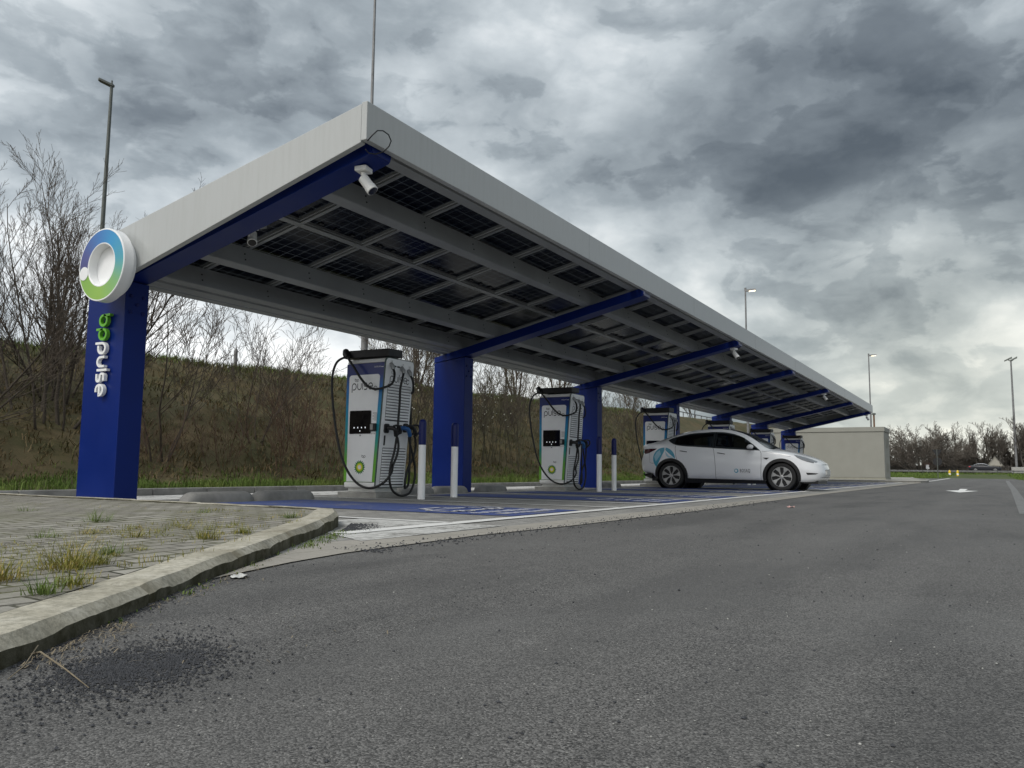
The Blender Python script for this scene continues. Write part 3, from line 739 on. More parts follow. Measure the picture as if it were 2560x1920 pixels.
# ------------------------------------------------------------------ round emblem and letters on the first column
def ringmat():
    m, nt, b = new_mat('ring_gradient'); co = objco(nt)
    s = N(nt, 'ShaderNodeSeparateXYZ'); nt.links.new(co, s.inputs[0])
    a = mth(nt, 'ARCTAN2', s.outputs[2], mth(nt, 'MULTIPLY', s.outputs[1], -1.0))     # 0 = to the road, pi/2 = up
    f = mth(nt, 'MULTIPLY_ADD', a, 1/(2*math.pi), .5)
    c = ramp(nt, f, [(0,(.055,.055,.20)),(.035,(.20,.40,.06)),(.25,(.27,.47,.07)),(.40,(.20,.42,.16)),(.52,(.06,.33,.42)),(.66,(.015,.27,.55)),(.78,(.03,.17,.46)),(.93,(.06,.075,.26)),(1,(.055,.055,.20))])
    nt.links.new(c, b.inputs['Base Color']); setin(b, Roughness=.35); return m
ring = thing('emblem_sign', 'round white ring emblem with blue to green gradient on the first blue column', 'sign', (5.68, 8.86, 2.80))
MX = Matrix.Rotation(R(-90), 4, 'Y')     # lathe axis z -> -x (towards the camera side)
mb = MB(); ro, ri = .435, .245
mb.lathe([(ri,.0),(ro,.0),(ro,.115),(ro-.006,.122),(ro-.017,.122),(ro-.018,.119),(ri+.018,.119),(ri+.017,.122),(ri+.006,.122),(ri,.116)], 72, MX, closed=True)
mb.build('ring_body', MAT['white'], ring, smooth=True, angle=30)
mb = MB(); n = 72; r0, r1 = ri+.0175, ro-.0175
vs = [(-.1215, -r*math.cos(2*math.pi*j/n), r*math.sin(2*math.pi*j/n)) for r in (r0, r1) for j in range(n)]
mb.add(vs, [(j, (j+1) % n, n+(j+1) % n, n+j) for j in range(n)]); mb.build('gradient_band', ringmat(), ring, fix=False)
mb = MB(); mb.lathe([(.001,-.085),(.36,-.085),(.36,-.002),(ri-.001,-.002),(ri-.001,.015),(.001,.015)], 48, MX); mb.build('recessed_disc', MAT['white'], ring, smooth=True, angle=30)
mb = MB(); mb.lathe([(.001,.119),(.082,.119),(.082,.127),(.001,.127)], 32, Matrix.Translation((0,.325,-.075)) @ MX); mb.build('white_dot', MAT['white'], ring, smooth=True)

def arc(cx, cy, r, a0, a1, n=14, ry=None):
    ry = ry or r
    return [(cx+r*math.cos(R(a0+(a1-a0)*i/n)), cy+ry*math.sin(R(a0+(a1-a0)*i/n))) for i in range(n+1)]
GL = {   # centre-line strokes in x-height units: (advance, strokes)
 'b': (1.0, [[(0,1.42),(0,.5)], arc(.5,.5,.5,0,360,28)]),
 'p': (1.0, [[(0,.5),(0,-.42)], arc(.5,.5,.5,0,360,28)]),
 'P': (1.0, [[(0,-.42),(0,.5)] + arc(.5,.5,.5,180,-90,22) + [(.22,0)]]),
 'u': (.9, [[(0,1)] + arc(.45,.45,.45,180,360,14) + [(.9,1)]]),
 'l': (.0, [[(0,1.42),(0,0)]]),
 's': (.72, [[(.70,1.0)] + arc(.25,.75,.25,90,270,12) + arc(.47,.25,.25,90,-90,12) + [(0,0)]]),
 'e': (1.0, [[(.12,.48),(1,.48)] + arc(.5,.5,.5,2,290,26)]),
 'o': (1.0, [arc(.5,.5,.5,0,360,28)]),
}
def ribbon(mb, pts, w, fn, depth, mi=0):
    """thick stroke along pts (2-D); fn maps (u,v,d) to 3-D; depth 0 gives a flat strip"""
    P = [Vector(p) for p in pts]; closed = (P[0]-P[-1]).length < 1e-4
    if closed: P = P[:-1]
    n = len(P); L = []; Rr = []
    for i in range(n):
        a = P[(i-1) % n] if (closed or i) else P[0]; c = P[(i+1) % n] if (closed or i < n-1) else P[-1]
        d1 = (P[i]-a); d2 = (c-P[i])
        d1 = d1.normalized() if d1.length > 1e-7 else d2.normalized(); d2 = d2.normalized() if d2.length > 1e-7 else d1
        t = (d1+d2); t = t.normalized() if t.length > 1e-6 else d1
        nn = Vector((-t.y, t.x)); k = 1/max(.5, nn.dot(Vector((-d1.y, d1.x))))
        L.append(P[i]+nn*w/2*k); Rr.append(P[i]-nn*w/2*k)
    top = [fn(p.x, p.y, depth) for p in L] + [fn(p.x, p.y, depth) for p in Rr]
    m = n if closed else n-1
    fs = [(i, (i+1) % n, n+(i+1) % n, n+i) for i in range(m)]
    if depth:
        bot = [fn(p.x, p.y, 0) for p in L] + [fn(p.x, p.y, 0) for p in Rr]
        vs = top + bot; o = 2*n
        fs += [(o+n+i, o+n+(i+1) % n, o+(i+1) % n, o+i) for i in range(m)]
        fs += [(i, o+i, o+(i+1) % n, (i+1) % n) for i in range(m)] + [(n+i, n+(i+1) % n, o+n+(i+1) % n, o+n+i) for i in range(m)]
        if not closed: fs += [(0, n, o+n, o), (n-1, o+n-1, o+2*n-1, 2*n-1)]
    else: vs = top
    mb.add(vs, fs, mi)
def glyphs(mb, text, w, fn, depth=0, gap=.30, u0=0, mi=0):
    u = u0
    for ch in text:
        adv, st = GL[ch]
        for s in st: ribbon(mb, [(u+x, y) for x, y in s], w, fn, depth, mi)
        u += adv+gap
    return u
let = thing('column_lettering', 'raised green and white letters reading down the first blue column', 'lettering', (5.94, 9.33, 2.30))
XH = .139
def colfn(u, v, d): return (-.012-d, -v*XH, -u*XH*.91)
u = .1
for i, ch in enumerate('bpPulse'):
    mb = MB(); u = glyphs(mb, ch, .225, colfn, .045, .36, u)
    mb.build('letter', MAT['green'] if i < 2 else MAT['white'], let, smooth=True, angle=35)

# ------------------------------------------------------------------ cameras under the beams
def cctv():
    t = thing('security_camera', 'x', 'camera', (0,0,0), 0, 'security cameras under the canopy beams')
    mb = MB(); mb.box(-.10,.10,-.09,.09,-.07,0); mb.build('junction_box', MAT['whitepl'], t, bevel=.012)
    mb = MB(); mb.tube([(0,0,-.076),(0,0,-.11),(0,-.01,-.155)], [.042,.036,.030], 14)
    mb.build('arm', MAT['whitepl'], t, smooth=True)
    mb = MB(); M = Matrix.Translation((.0,-.012,-.17)) @ Matrix.Rotation(R(142), 4, 'X')
    mb.lathe([(.055,-.035),(.072,-.02),(.074,.15),(.080,.155),(.080,.225),(.074,.23)], 20, M); bo = mb.build('camera_body', MAT['whitepl'], t, smooth=True, angle=30)
    mb = MB(); mb.lathe([(.068,.2305),(.068,.233)], 20, M); mb.build('lens', MAT['glassblk'], bo)
    return t
c0 = cctv()
for i, (x, y, lab) in enumerate([(6.05,5.36,'white security camera under the corner beam, largest and nearest of them'),(19.7,5.30,'white security camera hanging below the third beam tip'),
        (32.7,5.32,'white security camera hanging below the fifth beam tip'),(45.8,5.34,'tiny dark security camera at the far end of the canopy')]):
    k = next((c for c in CX if c <= x+.2 and x-.2 <= c+.4), x)
    place(c0, i > 0, (k+.158, y, 3.56-.2243*(y-5.165)-.004), R(12) if i == 0 else R(-20), .74, lab)
c1 = place(c0, True, (6.45, 7.35, 3.30), R(-40), .7, 'small white fixture under the panels behind the end fascia')
b = MB(); b.box(6.30,6.62,7.30,7.40,3.296,3.335); o = b.build('mounting_rail', MAT['purlin']); o.parent = can
b = MB(); b.tube([(5.775,5.04,3.61),(5.785,4.99,3.66),(5.83,4.965,3.72),(5.91,4.96,3.748),(6.0,4.965,3.742),(6.055,4.975,3.70),(6.055,5.0,3.65),(6.02,5.04,3.59),(5.96,5.09,3.553),(5.88,5.11,3.54),(5.82,5.10,3.555)], .0065, 6)
tag(b.build('cable_loop', MAT['dark'], smooth='all'), 'thin black cable looping out of the corner beam end', 'cable')
# ------------------------------------------------------------------ chargers
def text_mesh(body, size, fn, name, m, parent, spacing=1.0, xs=1.0):
    cu = bpy.data.curves.new('t', 'FONT'); cu.body = body; cu.size = size; cu.space_character = spacing; cu.resolution_u = 3
    o = bpy.data.objects.new('t', cu); COL.objects.link(o); bpy.context.view_layer.update()
    me = bpy.data.meshes.new_from_object(o.evaluated_get(bpy.context.evaluated_depsgraph_get()))
    bpy.data.objects.remove(o); bpy.data.curves.remove(cu)
    for v in me.vertices: v.co = Vector(fn(v.co.x*xs, v.co.y, 0))
    me.name = name; me.materials.clear(); me.materials.append(m)
    ob = bpy.data.objects.new(name, me); COL.objects.link(ob); ob.parent = parent; return ob
def stripmat():
    m, nt, b = new_mat('panel_gradient'); s = N(nt, 'ShaderNodeSeparateXYZ'); nt.links.new(objco(nt), s.inputs[0])
    f = mth(nt, 'DIVIDE', s.outputs[2], 2.2)
    c = ramp(nt, f, [(.10,(.16,.42,.03)),(.28,(.13,.38,.05)),(.42,(.02,.30,.30)),(.62,(.012,.26,.47)),(.80,(.012,.12,.40)),(.875,(.010,.025,.16)),(1,(.010,.018,.13))])
    nt.links.new(c, b.inputs['Base Color']); setin(b, Roughness=.3); return m
MAT['strip'] = stripmat()
def yr(z): return -.318-.0745*(z-.24)          # road-side edge of the cabinet leans out towards the top
def side(x, z, o=0): return (x, yr(z)-o, z)
def rrect(x0, x1, z0, z1, r, n=5):
    p = []
    for cx, cz, a in ((x1-r,z1-r,0),(x0+r,z1-r,90),(x0+r,z0+r,180),(x1-r,z0+r,270)):
        p += [(cx+r*math.cos(R(a+90*i/n)), cz+r*math.sin(R(a+90*i/n))) for i in range(n+1)]
    return p
def charger():
    t = thing('charging_station', 'x', 'charger', (9.75, 8.46, 0), 0, 'charging stations under the canopy')
    mb = MB(); mb.box(.0,.62,-.34,.44,-.02,.088); pl = mb.build('plinth', MAT['concrete'], t, bevel=.008)
    mb = MB(); mb.box(.05,.60,-.27,.27,.0885,.155); mb.build('plinth_neck', MAT['whitedirty'], pl, bevel=.006)
    mb = MB()
    mb.hexa([(.012,yr(.25)+.012,.245),(.71,yr(.25)+.012,.245),(.71,.318,.245),(.012,.318,.245),(.012,yr(2.11)+.012,2.112),(.71,yr(2.11)+.012,2.112),(.71,.32,2.112),(.012,.32,2.112)])
    mb.build('cabinet', MAT['white'], t, bevel=.01)
    mb = MB(); q = [(-.006,yr(.24)-.004),(.72,yr(.24)-.004),(.72,.324),(-.006,.324)]
    mb.hexa([(x+.0,y*.96,.150) for x, y in q] + [(x,y,.243) for x, y in q]); mb.build('skirt', MAT['whitepl'], t, bevel=.03, seg=4)
    mb = MB(); mb.hexa([(-.002,yr(2.115),2.114),(.715,yr(2.115),2.114),(.715,.325,2.114),(-.002,.325,2.114),(.03,yr(2.17)+.01,2.178),(.69,yr(2.17)+.01,2.168),(.69,.31,2.168),(.03,.31,2.178)])
    mb.build('top_cap', MAT['whitepl'], t, bevel=.018, seg=3)
    # front: gradient frame and white panel
    mb = MB(); mb.prism([(.0105,y,z) for y, z in [(.322,.246),(yr(.246)+.002,.246),(yr(2.108)+.002,2.108),(.322,2.108)]], (-.010,0,0))
    fp = mb.build('front_panel', MAT['strip'], t, bevel=.004)
    mb = MB()
    def wp(y, z): return (-.0005, y, z)
    def er(z): return yr(z)+.062+.022*(z/2.1)
    pts = [(.262,.250),(er(.25),.250),(er(1.87),1.87)]
    for i in range(1, 6): a = R(18*i); pts.append((er(1.92)+.05-.05*math.cos(a), 1.875+.05*math.sin(a)))
    for i in range(0, 6): a = R(18*i); pts.append((.212+.05*math.sin(a), 1.875+.05*math.cos(a)))
    mb.prism([wp(*p) for p in pts], (-.004,0,0)); mb.build('white_panel', MAT['white'], fp)
    F = -.0052
    mb = MB(); mb.prism([(F, -a, z) for a, z in [(-q[0], q[1]) for q in rrect(-.209,.220,.995,1.358,.018)]], (-.012,0,0)); scn = mb.build('screen', MAT['glassblk'], t)
    mb = MB()
    for y in (.123,.048,-.028,-.104):
        mb.poly([(F-.0128, y+.011*math.cos(a), 1.091+.014*math.sin(a)) for a in np.linspace(0, 2*math.pi, 11)[:-1]])
    mb.poly([(F-.0128,.010,1.028),(F-.0128,-.004,1.028),(F-.0128,-.004,1.05),(F-.0128,.010,1.05)]); mb.build('screen_icon', MAT['led'], scn, fix=False)
    mb = MB(); mb.prism([(F, y, z) for y, z in rrect(-.322,-.214,1.032,1.153,.012)], (-.035,0,0)); rd = mb.build('card_reader', MAT['dark'], t, bevel=.004)
    mb = MB(); mb.prism([(F-.0355, y, z) for y, z in rrect(-.275,-.222,1.055,1.140,.006)], (-.003,0,0)); mb.build('reader_display', MAT['greyink'], rd)
    mb = MB()
    for i in range(9): mb.box(F-.0005,F,-.322,-.322+(.085 if i % 3 else .06),1.20+.0145*i,1.2065+.0145*i)
    for i in range(4): mb.box(F-.0005,F,-.318+.028*i,-.303+.028*i,.985,1.000)
    mb.box(F-.0005,F,-.012,.02,.958,.980); mb.build('instruction_sticker', MAT['greyink'], t)
    mb = MB(); xh = .098
    glyphs(mb, 'Pulse', .165, lambda u, v, d: (F-.0012-d, .198-u*xh*.84, 1.692+v*xh), 0, .36); mb.build('pulse_print', MAT['ink'], t, fix=False)
    mb = MB(); glyphs(mb, 'bp', .19, lambda u, v, d: (F-.0012, .143-u*.034, 1.826+v*.034), 0, .28); mb.build('bp_print', MAT['ink'], t, fix=False)
    mb = MB(); ribbon(mb, arc(0,0,1,0,360,30), .42, lambda u, v, d: (F-.0012, -.277-u*.034, 1.700+v*.034), 0); mb.build('ring_print', MAT['greyink'], t, fix=False)
    mb = MB(); glyphs(mb, 'bp', .19, lambda u, v, d: (F-.0012, -.042-u*.031, .625+v*.031), 0, .28); mb.build('bp_print', MAT['ink'], t, fix=False)
    # the sunburst emblem: 18 pointed petals in four colours
    def star(r0, r1, n=18, ph=0): return [(r*math.cos(math.pi*(i+ph)/n), r*math.sin(math.pi*(i+ph)/n)) for i, r in [(i, r1 if i % 2 == 0 else r0) for i in range(2*n)]]
    mb = MB()
    for k, (a, c, ph) in enumerate(((.082,.116,0),(.062,.090,1),(.045,.068,0),(.026,.042,1))):
        mb.poly([(F-.0008-.0008*k, -.003-u, .474+v) for u, v in star(a, c, 18, ph)], k)
    mb.build('sunburst_emblem', [simple('emblem_green', (.0,.13,.035), .4, 0, .03), simple('emblem_light_green', (.20,.45,.02), .4, 0, .03), simple('emblem_yellow', (.80,.62,.02), .4, 0, .03), MAT['whiteink']], t, fix=False)
    text_mesh('300kW', .036, lambda x, y, z: (F+.0035, -.235-x, 2.028+y), 'power_print', MAT['whiteink'], t, 1.0, 1.25)
    mb = MB(); mb.box(F+.003,F+.0035,-.425,-.378,2.032,2.042); mb.build('small_print', MAT['whiteink'], t)
    # connector side
    def sprism(mb, pts, o0, o1, mi=0):
        n = len(pts); a = [side(x, z, o0) for x, z in pts]; c = [side(x, z, o1) for x, z in pts]
        mb.add(a+c, [tuple(range(n)), tuple(range(n, 2*n))[::-1]] + [(i, (i+1) % n, n+(i+1) % n, n+i) for i in range(n)], mi)
    def rtop(x0, x1, z0, z1, r, rb): 
        p = []
        for cx, cz, a, rr in ((x1-r,z1-r,0,r),(x0+r,z1-r,90,r),(x0+rb,z0+rb,180,rb),(x1-rb,z0+rb,270,rb)):
            p += [(cx+rr*math.cos(R(a+18*i)), cz+rr*math.sin(R(a+18*i))) for i in range(6)]
        return p
    mb = MB(); sprism(mb, rtop(-.006,.724,.160,2.190,.075,.03), -.010, .006); tr = mb.build('side_trim', MAT['trim'], t)
    mb = MB(); sprism(mb, rtop(.012,.706,.172,2.176,.065,.02), .0065, .014); sp_ = mb.build('side_panel', MAT['white'], t)
    O = .0145
    for z0, z1, n in ((1.21,1.765,12),(.205,.770,13)):
        mb = MB(); sprism(mb, rrect(.085,.672,z0-.01,z1+.01,.012), O-.0002, O+.0006, 0)
        for i in range(n):
            a = z0+(z1-z0)*i/n; h = (z1-z0)/n
            q = [(a+h*.18, O+.002), (a+h*.30, O+.020), (a+h*.95, O+.004), (a+h*.95, O+.001)]
            v = [side(x, z, o) for x in (.092,.665) for z, o in q]
            mb.add(v, [(0,1,2,3),(7,6,5,4)] + [(j, (j+1) % 4, 4+(j+1) % 4, 4+j) for j in range(4)], 1)
        mb.build('louvre', [MAT['ink'], MAT['white']], t)
    mb = MB(); sprism(mb, rrect(.10,.125,.815,.97,.01), O, O+.012); mb.build('door_handle', MAT['dark'], t)
    mb = MB(); glyphs(mb, 'Pulse', .165, lambda u, v, d: side(.13+u*.084, 1.815+v*.088, O+.0012), 0, .36); glyphs(mb, 'bp', .13, lambda u, v, d: side(.15+u*.034, 1.935+v*.034, O+.0012), 0, .28)
    ribbon(mb, arc(0,0,1,30,330,22), .4, lambda u, v, d: side(.575+u*.036, 1.845+v*.036, O+.0012), 0); mb.build('side_print', MAT['ink'], t, fix=False)
    for body, x in (('19',.10),('17',.385),('18',.56)): text_mesh(body, .058, lambda a, b_, z: side(x+a, 2.105+b_-.09*(x-.1), O+.0012), 'number_print', MAT['greyink'], t)
    for x in (.22,.31): mb = MB(); sprism(mb, [(x+.038*math.cos(a), 2.06+.013*math.sin(a)) for a in np.linspace(0, 2*math.pi, 15)[:-1]], O, O+.006); mb.build('slot', MAT['dark'], t)
    # cables, outlets, plugs
    r = .0190
    outs = [(.115,2.06),(.385,2.025),(.565,2.0)]
    for x, z in outs: mb = MB(); mb.tube([side(x, z+.03, O), side(x, z-.02, O+.05), side(x, z-.06, O+.06)], [.035,.034,.028], 12); mb.build('cable_gland', MAT['galv'], t, smooth=True)
    hold = [(.130,1.082),(.452,1.080),(.604,1.112)]
    for x, z in hold: mb = MB(); sprism(mb, rrect(x-.05,x+.05,z-.075,z+.07,.03), O, O+.03); mb.build('holster', MAT['dark'], t)
    FX = -.13
    def spl(pts, n=5):
        P = [Vector(p) for p in pts]; o = []
        for i in range(len(P)-1):
            a, b_, c, d = P[max(i-1,0)], P[i], P[i+1], P[min(i+2,len(P)-1)]
            for k in range(n):
                s = k/n; o.append(.5*((2*b_)+(c-a)*s+(2*a-5*b_+4*c-d)*s*s+(3*b_-a-3*c+d)*s**3))
        return o+[P[-1]]
    loop = [side(.115,2.0,.075), side(.10,1.92,.12), (.02,-.59,1.77), (-.06,-.50,1.70), (FX,-.37,1.675), (FX,-.22,1.73), (FX,-.07,1.865), (FX,.07,2.04), (-.11,.19,2.165), (-.06,.265,2.215), (-.09,.33,2.205), (FX,.42,2.14), (FX,.495,2.0), (FX,.515,1.78), (FX,.47,1.4), (FX,.385,1.01), (FX,.285,.69), (FX,.135,.42), (FX,-.06,.235), (FX,-.26,.16), (-.10,-.43,.18), (-.02,-.54,.27), (.08,-.57,.40), side(.20,.50,.16), side(.265,.66,.17), side(.285,.80,.17), side(.262,.92,.16), side(.225,.97,.15)]
    mb = MB(); mb.tube(spl(loop), r, 8); mb.build('charging_cable', MAT['rubber'], t, smooth='all')
    c17 = [side(.385,1.97,.07), side(.30,1.85,.12), side(.272,1.70,.12), side(.286,1.494,.12), side(.288,1.247,.12), side(.278,1.096,.13), side(.27,.926,.13), side(.243,.718,.13), side(.185,.511,.13), side(.179,.306,.13), side(.245,.138,.14), side(.393,.05,.15), side(.548,.034,.15), side(.726,.092,.14), side(.822,.284,.13), side(.815,.479,.12), side(.725,.691,.12), side(.635,.86,.12), side(.580,.955,.13)]
    mb = MB(); mb.tube(spl(c17), r, 8); mb.build('charging_cable', MAT['rubber'], t, smooth='all')
    c18 = [side(.565,1.95,.07), side(.60,1.86,.10), side(.66,1.72,.08), (.745,-.38,1.62), (.80,-.36,1.35), (.83,-.34,.9), (.80,-.36,.5), (.73,-.40,.22), side(.63,.15,.10), side(.604,.22,.11), side(.61,.32,.11), side(.669,.477,.10), side(.775,.634,.10), side(.818,.79,.10), side(.784,.926,.11), side(.735,.985,.12)]
    mb = MB(); mb.tube(spl(c18), r, 8); mb.build('charging_cable', MAT['rubber'], t, smooth='all')
    def plug(x, z, dx, m):
        """handle that leaves the holster, bends down, with a loop-shaped grip"""
        mb = MB(); mb.tube(spl([side(x, z, O+.031), side(x+.02, z+.005, .10), side(x+dx*.45, z-.02, .16), side(x+dx, z-.115, .15)]), .034, 12)
        o = mb.build('plug', m, t, smooth=True, angle=60)
        mb = MB(); mb.tube(spl([side(x+dx*.25, z+.03, .135), side(x+dx*.75, z+.045, .19), side(x+dx*1.25, z-.005, .20), side(x+dx*1.35, z-.07, .185), side(x+dx*1.0, z-.10, .16)]), .017, 8); mb.build('grip', MAT['dark'], o, smooth=True)
    plug(.130,1.082,.10,MAT['dark']); plug(.452,1.095,.125,MAT['plugblue']); plug(.604,1.112,.125,MAT['dark'])
    # cable arm on the roof
    mb = MB(); q = [(.00,.41),(.06,-.47),(.36,-.51),(.40,.20),(.16,.42)]
    mb.prism([(x, y, 2.205) for x, y in q], (0,0,.125)); arm = mb.build('cable_arm', MAT['dark'], t, bevel=.012)
    mb = MB(); mb.tube([(.01,.37,2.33),(-.03,.33,2.27),(-.06,.268,2.215)], [.05,.055,.035], 10); mb.box(.1,.34,-.36,.15,2.165,2.206); mb.build('cable_guide', MAT['dark'], arm, smooth=True, angle=50)
    return t
ch0 = charger()
cl = ['white charging station nearest the camera, between the first two blue columns','second white charging station from the front, in front of the third blue column','white charging station directly behind the parked white car',
      'charging station whose top shows above the white car roof','charging station partly hidden by the white car windscreen','farthest charging station, beside the beige substation']
for k in range(6): place(ch0, k > 0, (9.75+PIT*k, 8.46, 0), 0, 1, cl[k])
ch0.location.z = 0

# ------------------------------------------------------------------ bollards and wheel stops
def bollard():
    t = thing('bollard', 'x', 'bollard', (0,0,0), 0, 'white bollards with blue tops')
    mb = MB(); mb.lathe([(.056,-.01),(.056,.82)], 20); mb.build('post', MAT['white'], t, smooth=True, angle=40)
    mb = MB(); mb.lathe([(.0575,.8205),(.0575,1.15),(.052,1.18),(.038,1.20),(.015,1.208)], 20); mb.build('cap', MAT['navy'], t, smooth=True, angle=50)
    return t
b0 = bollard(); nb = 0
bl = ['white bollard with blue top beside the nearest charger, left of its pair','white bollard with blue top just right of the nearest charger pair, before the second column',
      'left bollard of the pair beside the second charger','right bollard of the pair beside the second charger']
for k in range(6):
    for j, dx in enumerate((9.89, 10.83)):
        i = 2*k+j
        place(b0, nb > 0, (dx+PIT*k, 7.36+.05*j, 0), 0, 1, bl[i] if i < 4 else 'white bollard with blue top mostly hidden beyond the parked white car'); nb += 1
def stop():
    mb = MB(); n = 12; L = .54
    prof = [(-.125,0),(-.12,.05),(-.105,.10),(-.07,.13),(0,.138),(.07,.13),(.105,.10),(.12,.05),(.125,0)]
    vs = []
    st = [(-L,.0,.5),(-L+.015,.45,.72),(-L+.06,.80,.9),(-L+.13,1,1),(L-.13,1,1),(L-.06,.80,.9),(L-.015,.45,.72),(L,.0,.5)]
    for x, hz, wy in st: vs += [(x, y*wy, z*hz) for y, z in prof]
    k = len(prof); fs = [(i*k+j, (i+1)*k+j, (i+1)*k+j+1, i*k+j+1) for i in range(len(st)-1) for j in range(k-1)]
    mb.add(vs, fs); return tag(mb.build('wheel_stop', MAT['stopgrey'], smooth=True, angle=60), 'x', 'wheel stop', 'concrete wheel stops in the bays')
s0 = stop(); ns = 0
spots = [(7.20,8.62,'nearest grey concrete wheel stop, partly hidden by the paved island'),(8.33,8.62,'grey concrete wheel stop touching the nearest one, left of the first charger'),
         (11.75,8.92,'wheel stop just right of the first charger, behind the hanging cable'),(12.86,8.92,'wheel stop at the foot of the second blue column'),(14.55,9.02,'single wheel stop standing between second column and second charger')]
for k in range(1, 6):
    spots += [(11.60+PIT*k,8.95,'wheel stop behind the bollards right of the second charger' if k == 1 else 'small far wheel stop beyond the parked white car'),(14.3+PIT*k,9.0,'lone wheel stop left of the charger behind the white car' if k == 1 else 'small far wheel stop beyond the parked white car')]
for x, y, lab in spots:
    if x > 46: continue
    o = s0 if ns == 0 else s0.copy()
    if ns: COL.objects.link(o)
    o.location = (x, y, 0); o.rotation_euler.z = R(RNG.uniform(-1.2, 1.2)); o['label'] = lab; ns += 1

# ------------------------------------------------------------------ substation building
bt = thing('substation', 'plain beige flat roofed substation box at the far end of the canopy', 'building', (56, 5.55, .09))
mb = MB(); mb.box(0,3.2,0,7.2,.12,3.02); mb.build('wall', MAT['beige'], bt, bevel=.015)
mb = MB(); mb.box(-.05,3.25,-.05,7.25,3.04,3.33); mb.box(.0,3.2,.0,7.2,3.021,3.039); mb.build('roof', MAT['beige'], bt, bevel=.02)
mb = MB(); mb.box(-.03,3.23,-.03,7.23,0,.115); mb.build('base', MAT['beigedk'], bt)
for z in (.75, 2.35):
    mb = MB()
    for i in range(9): mb.box(1.2,2.6,-.02,-.003,z-.30+.07*i,z-.26+.07*i)
    mb.build('vent', MAT['beigedk'], bt)
